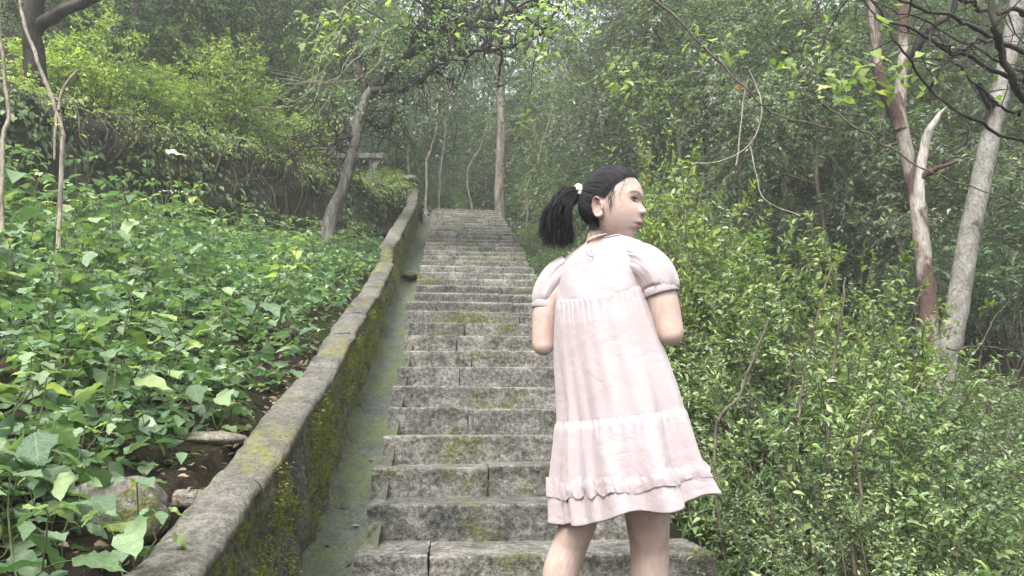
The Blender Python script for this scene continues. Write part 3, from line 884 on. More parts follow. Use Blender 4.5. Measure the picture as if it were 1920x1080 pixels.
for x, y, k, s in [(3.9, 13.2, 1, .9), (3.3, 16.8, 0, 1.0), (4.9, 11.2, 4, 1.0), (2.6, 19.4, 1, 1.15), (4.4, 15.2, 2, 1.1), (3.5, 19.8, 4, 1.2), (-.9, 20.8, 4, 1.1), (.8, 21.2, 2, 1), (1.9, 20.4, 4, 1.1), (-2.2, 18.6, 4, 1.0), (.1, 22.5, 1, 1)]:
    forest_tree(k, x, y, s, rw.uniform(0, 6.28))
# what lies beyond reads as one mass of leaves
r = np.random.default_rng(77)
mb = MB(); n = 15000
d = 22 + 16 * r.random(n); a = (r.random(n) * 2 - 1) * .80
x = d * np.tan(a) * math.cos(YAW) + d * math.sin(YAW); y = d * math.cos(YAW) - d * np.tan(a) * math.sin(YAW)
hgt = 8.0 * r.random(n) ** .9 * (.75 + .35 * np.sin(x * .9) * np.sin(y * .7 + x * .3))
gap = np.sin(x * .55 + 1) + np.sin(y * .8) * .6 + r.normal(size=n) * .5 > -.95
x, y, hgt, d = x[gap], y[gap], hgt[gap], d[gap]
O = np.stack([x, y, G(x, y) + hgt], -1)
P, LD, N, L, W = sprays(O, r.normal(size=(len(O), 3)) + np.array([0, 0, .2]), 1.0 + .6 * r.random(len(O)), 11, .15, r, .4, .5)
LV, LF = leaves(P, LD, N, L, W, 2)
link('distant_woods', raw_mesh('distant_woods', LV, LF, M['mid'], smooth=False), kind='stuff')

# slim bare trunks seen between the leaves
def stem_thing(name, pts, rad, mat, label, cat='tree', group=None, seg=8, n=26, wig=.03, child='trunk', lump=.0):
    P = wiggle(spline(pts, n), wig, rng); b = P[0].copy()
    t = thing(name, label, cat, b, 0, group)
    V, F = tube(P - b, spline(np.array(rad, float)[:, None], n)[:, 0] if np.ndim(rad) else rad, seg, lump)
    link(child, raw_mesh(child, V, F, mat), t)
    return t, P
def gp(px, d, X=None):
    "a ground point below the picture column px at distance d"
    q = at(px, 500, d); return np.array([q[0], q[1], float(G(q[0], q[1])) - .05])
t_, _ = stem_thing('forest_tree', [gp(938, 14.6), at(936, 330, 14.7), at(940, 200, 14.9), at(934, 60, 15)], [.12, .105, .095, .08], M['forest_bark'], 'straight grey trunk standing at the right end of the top step', 'tree')
O = np.stack([at(938 + r.normal() * 60, 70 + r.normal() * 60, 15 + r.normal() * .5) for _ in range(190)]) - np.array(t_.location)
P, LD, N, L, W = sprays(O, r.normal(size=O.shape), .6, 11, .075, r); LV, LF = leaves(P, LD, N, L, W, 2)
link('crown', raw_mesh('crown', LV, LF, M['dark'], smooth=False), t_)
for k, (a, b, c, d, rr) in enumerate([((795, 16), (800, 300), (815, 230), (812, 120), .03), ((818, 17), (830, 310), (835, 240), (850, 120), .045), ((985, 13.5), (990, 340), (1010, 290), (1040, 200), .03),
                                      ((1150, 15), (1152, 250), (1148, 180), (1160, 60), .06), ((770, 15.6), (765, 290), (772, 200), (745, 100), .03), ((1065, 15.5), (1060, 300), (1068, 200), (1050, 90), .05),
                                      ((1480, 11), (1475, 380), (1490, 260), (1470, 120), .06), ((1590, 12), (1580, 420), (1600, 250), (1610, 100), .05), ((895, 17), (880, 330), (905, 270), (930, 180), .035)]):
    stem_thing('bare_sapling', [gp(*a), at(*b, a[1]), at(*c, a[1]), at(*d, a[1] + .2)], [rr, rr * .8, rr * .6, rr * .35], M['vine'] if k % 3 == 0 else M['forest_bark'], 'slim bare sapling trunk standing among the forest leaves', 'sapling', 'slim bare trunks in the woods', 6, wig=.09)
# ------------------------------------------------------------------ leafy plants covering the slope behind the wall
def leaf_mesh(mat, seed, ratio):
    V, F = leaves([(0, 0, 0)], [(0, 1, 0)], [(0, 0, 1)], 1.0, ratio, 40)
    r = np.random.default_rng(seed); V = V + np.stack([.05 * np.sin(V[:, 1] * 9 + seed), 0 * V[:, 1], .05 * np.sin(V[:, 0] * 8 + V[:, 1] * 5 + seed)], -1)
    return raw_mesh('leaf', V, F, mat)
BIG = [leaf_mesh(M['leafy_near'], 1, .62), leaf_mesh(M['leafy_near'], 2, .70), leaf_mesh(M['leafy_near'], 3, .55), leaf_mesh(M['leafy_near'], 6, .66)]
BIGB = [leaf_mesh(M['bright_near'], 4, .6), leaf_mesh(M['bright_near'], 5, .52)]
def frame(p, d, n, l):
    d = unit(d); s = unit(np.cross(d, n)); n = np.cross(s, d)
    m = Matrix(((s[0] * l, d[0] * l, n[0] * l, p[0]), (s[1] * l, d[1] * l, n[1] * l, p[1]), (s[2] * l, d[2] * l, n[2] * l, p[2]), (0, 0, 0, 1)))
    return m
def plant_layout(r, H, nst, nodes, leaf):
    "stems with opposite pairs of stalked leaves, biggest half way up"
    stems, lv = [], []
    for s in range(nst):
        az = r.random() * 6.28; lean = H * (.12 + .5 * r.random()) * (nst > 1)
        h = H * (.7 + .4 * r.random())
        P = np.stack([np.array([math.cos(az) * lean * t ** 1.4, math.sin(az) * lean * t ** 1.4, -.06 + (h + .06) * t]) for t in np.linspace(0, 1, 9)])
        P = wiggle(P, .04, r); stems.append(P)
        base_az = r.random() * 6.28
        for q in range(nodes):
            t = .28 + .72 * q / (nodes - 1)
            p = np.array([np.interp(t, np.linspace(0, 1, 9), P[:, c]) for c in range(3)])
            last = q == nodes - 1
            for side in range(2 if not last else 4):
                a = base_az + q * 1.571 + side * (3.1416 if not last else 1.571) + r.normal() * .3
                d = np.array([math.cos(a), math.sin(a), (.55 if last else .12) + .22 * r.normal()])
                ps = leaf * (.25 + .35 * r.random()) * (.5 if last else 1)
                o = p + unit(d) * ps
                size = leaf * (1.1 - .75 * abs(t - .62)) * (.55 if last else 1) * (.7 + .55 * r.random())
                d2 = np.array([math.cos(a), math.sin(a), -.22 + .28 * r.normal()])
                lv.append((p, o, d2, np.array([.22 * r.normal(), .22 * r.normal() , 1.0]), size))
    return stems, lv
def stem_mesh(stems, lv):
    parts = [tube(P, np.linspace(.0034, .0014, len(P)), 5) for P in stems]
    parts += [tube(np.stack([a, (a + b) / 2 + [0, 0, .003], b]), .0012, 3) for a, b, *_ in lv]
    V, F = join(parts); return raw_mesh('stem', V, F, M['stem'])
rp = np.random.default_rng(3)
LAY = [plant_layout(rp, h, n, k, l) for h, n, k, l in ((.30, 2, 4, .105), (.38, 3, 4, .10), (.25, 3, 3, .11), (.46, 2, 5, .095), (.22, 2, 3, .085), (.32, 3, 4, .095))]
SM = [stem_mesh(*a) for a in LAY]
def foliage_mesh(lay, mat, kind=6, w=.62):
    lv = lay[1]
    V, F = leaves(np.array([x[1] for x in lv]), np.array([x[2] for x in lv]), np.array([x[3] for x in lv]), np.array([x[4] for x in lv]), np.array([x[4] * w for x in lv]), kind)
    return raw_mesh('foliage', V, F, mat)
FM = [foliage_mesh(a, M['leafy']) for a in LAY]
FB = [foliage_mesh(a, M['bright']) for a in LAY]
def near_plant(k, loc, rz, s, label, group=None, bright=.06, tilt=(0, 0)):
    t = thing('leafy_plant', label, 'plant', loc, rz, group); t.scale = (s, s, s); t.rotation_euler = (tilt[0], tilt[1], rz)
    link('stem', SM[k], t)
    for (p, o, d, n, l) in LAY[k][1]:
        me = rw.choice(BIGB) if rw.random() < bright else rw.choice(BIG)
        x = link('leaf', me, t); x.matrix_local = frame(o, d, n, l * rw.uniform(.9, 1.15))
    return t
cand = []
tries = 0
rq = random.Random(5)
while len(cand) < 285 and tries < 20000:
    tries += 1
    Y = .9 + 10.6 * rq.random() ** 1.15; cx = float(cliff_x(Y)) + .25
    X = XC - .06 - (XC - .06 - cx) * rq.random()
    d = X * math.sin(YAW) + Y * math.cos(YAW); c = X * math.cos(YAW) - Y * math.sin(YAW)
    if d < .9 or c / d < -.80: continue
    px = 960 + F_PX * c / d
    L = XC - X
    # bare strip of soil along the wall, widest in the lower left corner
    if L < .10 + .07 * math.sin(Y * 3.1) and Y < 8: continue
    if Y < 3.3 and L < .20 and rq.random() < .85: continue
    if (X + .86) ** 2 + (Y - 2.12) ** 2 < .11 ** 2: continue
    if any((X - a) ** 2 + (Y - b) ** 2 < (.115 + .009 * Y) ** 2 for a, b in cand): continue
    cand.append((X, Y))
cand.sort(key=lambda p: p[0] ** 2 + p[1] ** 2)
far_proto = {}
def where(X, Y):
    d = X * math.sin(YAW) + Y * math.cos(YAW); p = 960 + F_PX * (X * math.cos(YAW) - Y * math.sin(YAW)) / d
    if XC - X < .35: return 'along the wall cap' + (', near end' if Y < 3 else ', midway up' if Y < 6 else ', far up')
    if Y < 2.2: return 'in the lower left corner'
    if Y < 3.4: return 'just beyond the mossy stone' if p > 150 else 'near the left edge'
    if Y < 5: return 'below the two pale saplings' if p < 200 else 'in the middle of the cover'
    if Y < 7: return 'under the left end of the rock bank' if p < 300 else 'halfway up beside the wall'
    return 'at the foot of the rock bank' if p < 520 else 'around the foot of the leaning tree'
for i, (X, Y) in enumerate(cand):
    z = float(G(X, Y)) - .02
    L = XC - X
    k = rq.choice([4, 2, 0]) if L < .4 else rq.choice([0, 1, 2, 3, 5, 1, 3])
    s = rq.uniform(.8, 1.2) * (1.0 if L > .4 else .8); s *= 1.08 if Y < 3 else 1.0
    s *= 1 + .33 * min(max(L - .9, 0), 2.2)
    rz = rq.random() * 6.28
    tilt = (rq.uniform(-.15, .15), rq.uniform(-.15, .15))
    size = {0: 'mid height', 1: 'tall', 2: 'short three stemmed', 3: 'tall many leaved', 4: 'small low', 5: 'three stemmed'}[k]
    lab = size + ' green broad leaved plant ' + where(X, Y)
    if i < 78:
        near_plant(k, (X, Y, z), rz, s, lab, 'broad leaved plants behind the parapet wall', .07, tilt)
    else:
        b = rq.random() < .10; key = (k, b)
        if b: lab = size + ' yellow green plant ' + where(X, Y)
        if key not in far_proto:
            far_proto[key] = plant_from((SM[k], (FB if b else FM)[k]), 'leafy_plant', ('stem', 'foliage'), lab, 'plant', (X, Y, z), rz, s, 'broad leaved plants behind the parapet wall')
        else: dup(far_proto[key], (X, Y, z), rz, s, lab, 'broad leaved plants behind the parapet wall', tilt)
for k, (px, py, d) in enumerate([(120, 760, 2.6), (300, 800, 2.7), (200, 830, 2.4), (330, 880, 2.4), (100, 880, 2.1), (150, 960, 1.9), (60, 960, 1.8), (265, 760, 2.9), (380, 770, 3.1), (450, 760, 3.2), (170, 880, 2.25), (350, 830, 2.75), (420, 850, 2.8)]):
    q = gp(px, d); near_plant((2, 0, 4, 2, 5, 0)[k % 6], (q[0], q[1], q[2] + .03), k * 1.1, .85, ['small', 'mid height', 'low', 'short'][k % 4] + ' green broad leaved plant around the half buried stones in the lower left', 'broad leaved plants behind the parapet wall', .08)
# four plants one can point at
def spot(px, py, d): q = at(px, py, d); return (q[0], q[1], float(G(q[0], q[1])) - .02)
near_plant(2, spot(225, 1075, 1.75), .6, .95, 'low plant with broad pale green leaves beside the mossy stone', None, .15)
near_plant(0, spot(40, 1075, 1.5), 2.0, 1.1, 'big leaved plant in the bottom left corner of the slope', None, .05)
near_plant(3, spot(230, 480, 4.6), 1.2, 1.35, 'tall dark stemmed plant rising above the cover before the rock bank', None, .25)
near_plant(4, spot(430, 810, 2.9), .2, .8, 'small fine plant growing over the back edge of the wall cap', None, .4)
# slender plant with one pale leaf
q = at(330, 285, 4.7); t_ = thing('pale_leaf_plant', 'slender plant holding one pale whitish leaf in front of the rock bank', 'plant', spot(312, 470, 4.7))
b = np.array(t_.location)
V, F = tube(spline([(0, 0, 0), (.02, 0, (q[2] - b[2]) * .6), q - b + np.array([-.06, 0, -.02])], 10), .0025, 4); link('stem', raw_mesh('stem', V, F, M['stem']), t_)
o = link('leaf', leaf_mesh(M['pale_leaf'], 9, .34), t_); o.matrix_local = frame(q - b + np.array([-.07, 0, 0]), (1, .1, .02), (0, -.6, .8), .16)
# low leaves between the plants
n = 6500; r = np.random.default_rng(12)
Y = 1.0 + 11.0 * r.random(n) ** 1.1; cx = cliff_x(Y) + .2
X = XC - .08 - (XC - .08 - cx) * r.random(n) ** .9
keep = ((XC - X) > .09 + .07 * np.sin(Y * 3.1)) & (((X + .86) ** 2 + (Y - 2.12) ** 2) > .012) & ~((Y < 3.3) & ((XC - X) < .22) & (r.random(n) < .8))
X, Y = X[keep], Y[keep]; n = len(X)
O = np.stack([X, Y, G(X, Y) + .02 + (.10 + .09 * np.clip(XC - X - .5, 0, 2)) * r.random(n)], -1)
P, LD, N, L, W = sprays(O, r.normal(size=(n, 3)) * [1, 1, .3] + [0, 0, .5], .15, 5, .064, r, .2, .62)
LV, LF = leaves(P, LD, N, L, W, 6)
link('ground_cover', raw_mesh('ground_cover', LV, LF, M['leafy']), kind='stuff')

# ------------------------------------------------------------------ ivy on the bank and light green shrubs along its lip
n = 4800; r = np.random.default_rng(13)
iy = r.integers(30, len(BANK_Y), n); iq = (4 + 29 * r.random(n) ** .45).astype(int)
P = BANK[iy, iq] + r.normal(size=(n, 3)) * .03 + np.array([.03, -.02, 0])
patch = np.sin(BANK_Y[iy] * 2.3) + np.sin(iq * .35 + BANK_Y[iy]) + r.normal(size=n) * .5
P = P[(patch > -.15) | (iq > 29)]; n = len(P)
D = np.stack([.5 + .3 * r.normal(size=n), -.3 + .5 * r.normal(size=n), -.9 + .3 * r.normal(size=n)], -1)
LV, LF = leaves(P, D, np.array([.8, -.5, .5]) + r.normal(size=(n, 3)) * .3, .05 + .05 * r.random(n), .035 + .03 * r.random(n), 6)
link('ivy', raw_mesh('ivy', LV, LF, M['bush']), None, 'ivy with drooping dull green leaves hanging over the dark rock bank', 'ivy')
n = 850
iy = r.integers(40, len(BANK_Y), n); iq = r.integers(26, 34, n)
O = BANK[iy, iq] + r.normal(size=(n, 3)) * .05 + np.array([0, 0, .04])
P, LD, N, L, W = sprays(O, np.array([.5, -.25, .15]) + r.normal(size=(n, 3)) * .5, .28, 9, .036, r, .8, .5)
LV, LF = leaves(P, LD, N, L, W, 6)
link('fringe_creeper', raw_mesh('fringe_creeper', LV, LF, M['bright']), None, 'light green creeper fringing the lip of the rock bank', 'creeper')

LS = [shrub_meshes(1.25, .62, 51, M['bright'], M['bark_dark'], .085, 7, 150, 8, .34, 6, .5, .4, .009, .2, .3),
      shrub_meshes(1.0, .6, 52, M['bright'], M['bark_dark'], .075, 7, 140, 8, .3, 6, .5, .4, .008, .2, .3),
      shrub_meshes(1.5, .6, 53, M['bushy'], M['bark_dark'], .085, 7, 150, 8, .36, 6, .45, .4, .010, .25, .4)]
lsp = {}
LIP = [(150, 130, 7.6), (215, 160, 8.0), (290, 185, 8.5), (360, 215, 9.0), (420, 235, 9.4), (470, 265, 10), (510, 285, 10.5), (250, 120, 8.9), (330, 140, 9.4), (410, 160, 10), (190, 70, 8.8), (300, 70, 10),
       (400, 90, 10.6), (130, 70, 8.0), (470, 190, 11), (230, 20, 10), (350, 20, 11), (550, 300, 11.2), (90, 90, 7.7), (450, 100, 11.6)]
for i, (px, py, d) in enumerate(LIP):
    q = at(px, py, d); k = rw.choice([0, 1, 2, 0]); X, Y = q[0], q[1]
    X = min(X, float(cliff_x(Y)) - .42) if Y < 12.9 else X
    loc = (X, Y, float(G(X, Y)) - .05)
    lab = ['light yellow green shrub with drooping sprays', 'low bright green shrub', 'taller fresh green shrub'][k] + (' on the lip of the rock bank' if i < 7 else ' on the slope behind the bank lip')
    g = 'light green shrubs above the rock bank'
    s = rw.uniform(.55, .95); s = (s, s, s * rw.uniform(.8, 1.55))
    if k not in lsp: lsp[k] = plant_from(LS[k], 'light_green_shrub', ('stems', 'foliage'), lab, 'shrub', loc, rw.random() * 6, s, g)
    else: dup(lsp[k], loc, rw.random() * 6.28, s, lab, g, (rw.uniform(-.12, .12), rw.uniform(-.12, .12)))
for k, (px, py, d, s) in enumerate([(735, 368, 12.9, .28), (752, 374, 12.6, .25), (715, 358, 12.9, .25), (742, 360, 13.2, .25)]):
    q = at(px, py, d); dup(lsp[0 if 0 in lsp else 2], (q[0], q[1], float(G(q[0], q[1])) - .03), k * 1.7, s, 'small bright green plant on the bank between bench and wall head', 'bright plants below the bench')

# ------------------------------------------------------------------ the leaning tree that arches over the stairs
def pixpath(pts): return [at(*p) for p in pts]
lt_base = at(612, 440, 9.0)
LT = thing('leaning_tree', 'leaning pale barked tree rooted behind the wall and arching over the stairs', 'tree', (lt_base[0], lt_base[1], lt_base[2] - .12))
lb = np.array(LT.location)
def wood(parent, name, pts, rads, mat, n=40, wig=.03, seg=9, lump=.02, base=None):
    P = wiggle(spline(pts, n), wig, rng); R = np.interp(np.linspace(0, 1, n), np.linspace(0, 1, len(rads)), rads)
    V, F = tube(P - (base if base is not None else lb), R, seg, lump)
    link(name, raw_mesh(name, V, F, mat), parent); return P, R
tp, _ = wood(LT, 'trunk', [lb] + pixpath([(618, 415, 9.0), (640, 358, 9.05), (657, 295, 9.1), (668, 240, 9.15), (680, 195, 9.2), (702, 165, 9.15)]), [.10, .085, .075, .07, .066, .07, .066], M['bark'], 40, .02, 12, .03)
bigs = [([(700, 168, 9.15), (752, 125, 9.05), (800, 90, 8.9), (832, 72, 8.8), (885, 48, 8.6), (940, 32, 8.4), (1010, 5, 8.1), (1090, -40, 7.7)], [.075, .07, .062, .055, .045, .035, .028, .02]),
        ([(695, 172, 9.15), (760, 158, 8.9), (800, 145, 8.7), (850, 122, 8.5), (900, 100, 8.3), (960, 92, 8.1), (1020, 60, 7.9)], [.05, .042, .036, .03, .026, .02, .014]),
        ([(690, 180, 9.2), (676, 120, 9.3), (660, 70, 9.4), (655, 10, 9.5), (640, -50, 9.5)], [.05, .04, .032, .026, .02]),
        ([(830, 74, 8.8), (822, 30, 8.7), (800, -30, 8.6)], [.04, .03, .02]), ([(770, 110, 9.0), (790, 60, 9.2), (840, 10, 9.4)], [.035, .028, .016]),
        ([(664, 255, 9.1), (620, 262, 8.8), (580, 275, 8.5), (540, 292, 8.3)], [.02, .015, .012, .006]), ([(672, 215, 9.2), (720, 235, 9.4), (745, 205, 9.5), (740, 150, 9.5)], [.02, .015, .012, .007])]
bp_ = []
for pts, rr in bigs:
    P, _ = wood(LT, 'branch', pixpath(pts), rr, M['bark_dark'], 30, .08, 8, .03); bp_.append(P)
# fine tangled twigs, then leaves
tw = []
r = np.random.default_rng(8)
O, D = [], []
for P in bp_:
    for q in range(3, len(P), 1):
        for _ in range(2):
            d = unit(r.normal(size=3) + [0, 0, .15]); ln = .35 + .8 * r.random()
            pts = np.stack([P[q] + d * ln * t - np.array([0, 0, .25 * ln * t * t]) for t in np.linspace(0, 1, 8)]); pts = wiggle(pts, .22 * ln, r); pts[0] = P[q]
            tw.append(tube(pts - lb, np.linspace(.009, .002, 8), 4))
            for s in (4, 6, 7):
                O.append(pts[s]); D.append(unit(d + r.normal(size=3) * .6))
V, F = join(tw); link('twigs', raw_mesh('twigs', V, F, M['bark_dark']), LT)
O, D = np.array(O), np.array(D)
up_ = O[:, 2] > lb[2] + 1.55
O, D = O[up_], D[up_]; sel = r.random(len(O)) < .72; O, D = O[sel], D[sel]
P, LD, N, L, W = sprays(O - lb, D, .35, 9, .06, r, .5, .5); LV, LF = leaves(P, LD, N, L, W, 6)
link('crown', raw_mesh('crown', LV, LF, M['mid']), LT)
# overhead crown of the same tree, over the flight: it shades the upper steps
n = 260
O = np.stack([r.uniform(-1.6, 1.9, n), r.uniform(7.4, 11.2, n), r.uniform(7.0, 9.2, n)], -1)
P, LD, N, L, W = sprays(O - lb, r.normal(size=(n, 3)), .6, 10, .075, r, .4, .5); LV, LF = leaves(P, LD, N, L, W, 2)
link('crown', raw_mesh('crown', LV, LF, M['dark'], smooth=False), LT)
tw = []
for q in range(34):
    e = O[r.integers(n)]; s_ = bp_[r.integers(2)][r.integers(10, 30)]
    tw.append(tube(wiggle(spline([s_, (s_ + e) / 2 + r.normal(size=3) * .2, e], 10), .25, r) - lb, np.linspace(.02, .004, 10), 5))
V, F = join(tw); link('twigs', raw_mesh('twigs', V, F, M['bark_dark']), LT)
# bright sprays near the top edge of the view, each leaf its own
def leaf_sprig(parent, base, px, py, d, n, spread, size, meshes, r):
    c = at(px, py, d)
    for k in range(n):
        o = c + r.normal(size=3) * spread
        x = link('leaf', meshes[k % len(meshes)], parent)
        dd = np.array([r.normal(), r.normal(), -.5 + .4 * r.normal()])
        x.matrix_local = frame(o - base, dd, np.array([.3 * r.normal(), -.5 + .3 * r.normal(), 1]), size * (.7 + .6 * r.random()))
for (px, py, d, n, sp, sz) in [(615, 60, 7.5, 26, .13, .085), (600, 95, 7.4, 12, .07, .08), (640, 30, 7.6, 12, .12, .08), (970, 45, 6.8, 18, .10, .085), (1020, 25, 6.8, 20, .12, .09), (1015, 95, 6.8, 16, .09, .08), (1075, 30, 6.7, 14, .12, .09),
                               (1165, 155, 6.6, 16, .08, .085), (1155, 110, 6.6, 5, .06, .07), (985, 225, 9.0, 10, .06, .10), (730, 20, 7.6, 14, .2, .08), (870, 15, 7.5, 14, .2, .08)]:
    leaf_sprig(LT, lb, px, py, d, int(n * 1.5), sp, sz * 1.15, BIGB, r)
tw = []
for pts in [[(640, -40, 8.5), (630, 20, 7.7), (610, 70, 7.5), (600, 105, 7.4)], [(1090, -40, 7.7), (1070, 10, 6.8), (1020, 60, 6.8), (1010, 110, 6.8)], [(1150, -60, 7), (1148, 40, 6.6), (1140, 105, 6.6), (1165, 160, 6.6)], [(1010, 5, 8.1), (1000, 120, 8.6), (985, 220, 9.0)],
            [(1138, 100, 6.6), (1120, 128, 6.6), (1095, 132, 6.6), (1070, 100, 6.6), (1062, 60, 6.6)], [(940, 32, 8.4), (965, 40, 7), (980, 60, 6.8)]]:
    tw.append(tube(wiggle(spline(pixpath(pts), 18), .05, r) - lb, np.linspace(.009, .003, 18), 5))
V, F = join(tw); link('twigs', raw_mesh('twigs', V, F, M['bark_dark']), LT)

# bare arching vine stems left of the tree
for k in range(9):
    y0 = rw.uniform(30, 140); x0 = rw.uniform(560, 690); x2 = rw.uniform(440, 520); y2 = rw.uniform(110, 250)
    d = rw.uniform(7.6, 9.2)
    pts = pixpath([(x0 + 40, y0 - 60, d + .3), (x0, y0, d), ((x0 + x2) / 2 + 25, (y0 + y2) / 2 + rw.uniform(15, 55), d), (x2, y2, d - .1)])
    P = wiggle(spline(pts, 24), .05, rng)
    V, F = tube(P, np.linspace(.009, .004, 24) * rw.uniform(.6, 1.1), 5)
    link('bare_vine', raw_mesh('bare_vine', V, F, M['vine']), None, 'pale bare vine stem sagging in an arc left of the leaning tree', 'vine', 'bare vines sagging beside the leaning tree')
for pts, lab in [([(1405, 130, 6.5), (1428, 190, 6.5), (1425, 235, 6.5), (1400, 275, 6.5), (1350, 302, 6.5), (1290, 306, 6.5)], 'pale vine hanging in a wide loop above the girl and bushes'),
                 ([(1402, 150, 6.6), (1392, 200, 6.6), (1388, 260, 6.6), (1380, 310, 6.6)], 'thin pale vine hanging straight inside the looping vine'),
                 ([(1405, 270, 7), (1420, 330, 7), (1435, 375, 7), (1500, 405, 7)], 'thin grey vine trailing down behind the bushes right of the loop')]:
    P = wiggle(spline(pixpath(pts), 26), .012, rng); V, F = tube(P, .007, 6); link('hanging_vine', raw_mesh('hanging_vine', V, F, M['vine']), None, lab, 'vine')
# thin dark branch slanting down over the path, and the red leaf on it
P = pixpath([(1190, -30, 5.5), (1260, 35, 5.5), (1330, 100, 5.5), (1400, 170, 5.5), (1450, 210, 5.6), (1560, 240, 5.7)])
t_ = thing('hanging_branch', 'long thin dark branch slanting down across the woods above the girl', 'branch', P[0]); b = np.array(P[0])
V, F = tube(wiggle(spline(P, 30), .04, rng) - b, np.linspace(.014, .004, 30), 6); link('branch', raw_mesh('branch', V, F, M['twig']), t_)
leaf_sprig(t_, b, 1330, 98, 5.5, 12, .09, .10, BIGB, r)
o = link('leaf', leaf_mesh(M['red_leaf'], 3, .5), t_, 'small red withered leaf'); o.matrix_local = frame(at(1382, 158, 5.5) - b, (.3, 0, -.9), (0, -1, .3), .06)

# dark limb in the top left corner and two pale saplings below it
t_ = thing('dark_tree', 'dark forked trunk leaning out over the top left corner', 'tree', at(72, 150, 7.1)); b = np.array(t_.location)
wood(t_, 'trunk', [b + [0, 0, -.4], at(66, 110, 7.0), at(60, 60, 6.9), at(66, 10, 6.8), at(80, -60, 6.8)], [.11, .10, .09, .085, .07], M['bark_dark'], 24, .02, 9, .03, b)
wood(t_, 'branch', pixpath([(62, 60, 6.9), (85, 42, 6.85), (120, 22, 6.8), (170, -2, 6.7), (240, -40, 6.6)]), [.07, .064, .058, .052, .045], M['bark_dark'], 20, .02, 9, .03, b)
t_, _ = stem_thing('pale_sapling', [gp(18, 3.9) , at(4, 280, 3.9), at(17, 215, 3.9), at(14, 130, 3.9), at(3, 50, 3.9), at(-4, -30, 3.9)], [.013, .012, .010, .009, .009, .008], M['vine'], 'thin pale bent sapling stem at the left edge of the view', 'sapling', None, 7, 24, .02)
b0 = gp(118, 4.2)
t_, P = stem_thing('forked_sapling', [b0, at(120, 290, 4.2), at(122, 245, 4.2), at(104, 190, 4.2), at(72, 110, 4.2), at(45, 40, 4.2), at(30, -30, 4.2)], [.015, .013, .013, .012, .011, .010, .009], M['vine'], 'forked pale sapling stem in front of the rock bank at the left', 'sapling', None, 7, 28, .02)
for pts in ([(112, 208, 4.2), (118, 175, 4.2), (132, 150, 4.2), (148, 132, 4.2)], [(108, 215, 4.2), (105, 260, 4.2), (104, 300, 4.2)]):
    V, F = tube(np.array(spline(pixpath(pts), 10)) - b0, np.linspace(.010, .006, 10), 6); link('branch', raw_mesh('branch', V, F, M['vine']), t_)
leaf_sprig(t_, b0, 45, 110, 4.2, 12, .05, .045, BIGB, r); leaf_sprig(t_, b0, 140, 225, 4.2, 12, .05, .045, BIGB, r)
# a spike of small white flowers among the cover
q = at(322, 368, 4.4); t_ = thing('white_flower_spike', 'arching spike of tiny white flowers above the plants before the bank', 'flower', (q[0], q[1], float(G(q[0], q[1])))); b = np.array(t_.location)
P = spline([b, q + [-.04, 0, -.1], at(300, 362, 4.4), at(322, 359, 4.4), at(342, 362, 4.4), at(358, 372, 4.4)], 16); V, F = tube(P - b, .002, 4); link('stem', raw_mesh('stem', V, F, M['stem']), t_)
M['white'] = flat_mat('white_petal', (.7, .7, .6), .6)
LV, LF = leaves(np.repeat(P[6:], 3, 0) - b + rng.normal(size=(30, 3)) * .004, rng.normal(size=(30, 3)) + [0, 0, .6], rng.normal(size=(30, 3)), .012, .008, 2); link('flowers', raw_mesh('flowers', LV, LF, M['white']), t_)

# ------------------------------------------------------------------ bushes on the right
BS = [shrub_meshes(1.6, .55, 61, M['bush'], M['twig'], .048, 9, 330, 10, .26, 6, .46, .3, .008, .1, .7),
      shrub_meshes(1.4, .55, 62, M['mid'], M['twig'], .030, 9, 430, 12, .22, 6, .5, .25, .007, .1, .6),
      shrub_meshes(1.5, .5, 63, M['bushy'], M['twig'], .050, 8, 300, 10, .26, 6, .42, .35, .007, .15, .8),
      shrub_meshes(1.1, .5, 64, M['bush'], M['twig'], .088, 8, 210, 9, .26, 6, .26, .7, .007, .1, .8)]
bsp = {}
def bush(px, py, d, k, s, lab, grp='bushes crowding the right side of the stairs', H={0: 1.6, 1: 1.4, 2: 1.5, 3: 1.1}):
    q = at(px, py, d); z = float(G(q[0], q[1])) - .04
    hs = (q[2] - z) / (H[k] * 1.0)
    sc = (s, s, hs); rz = rw.random() * 6.28
    if k not in bsp: bsp[k] = plant_from(BS[k], 'bush', ('stems', 'foliage'), lab, 'bush', (q[0], q[1], z), rz, sc, grp)
    else: dup(bsp[k], (q[0], q[1], z), rz, sc, lab, grp)
bush(1232, 285, 4.7, 2, .8, 'tall light green bush with upright shoots right behind the girl\'s head')
bush(1310, 330, 4.6, 2, .9, 'tall light green bush beside the one behind the girl\'s face')
bush(1400, 425, 4.2, 0, .95, 'dense green bush between the girl\'s sleeve and the tree trunks')
bush(1500, 450, 4.0, 0, 1.0, 'dense green bush in the middle of the right hand thicket')
bush(1590, 480, 3.9, 2, .9, 'sunlit bush at the crest of the thicket below the pale trunk')
bush(1660, 610, 3.7, 1, .9, 'rounded small leaved bush in front of the two trunks')
bush(1740, 770, 3.5, 0, .85, 'bush sloping down below the foot of the grey trunk')
bush(1840, 915, 3.2, 2, .8, 'light green bush low at the right edge')
bush(1930, 1010, 2.9, 1, .8, 'small leaved bush in the lower right corner')
bush(1335, 520, 4.4, 1, .8, 'shaded small leaved bush close beside the girl\'s elbow')
bush(1450, 600, 3.6, 1, .75, 'small leaved bush in the front row right of the dress')
bush(1540, 640, 3.0, 0, .8, 'wide front row bush with thin upright stems')
bush(1405, 690, 3.6, 3, .7, 'narrow leaved bush beside the hem of the dress')
bush(1660, 760, 2.9, 1, .8, 'front row bush sloping towards the lower right')
bush(1770, 940, 2.6, 0, .7, 'low bush in the lower right foreground')
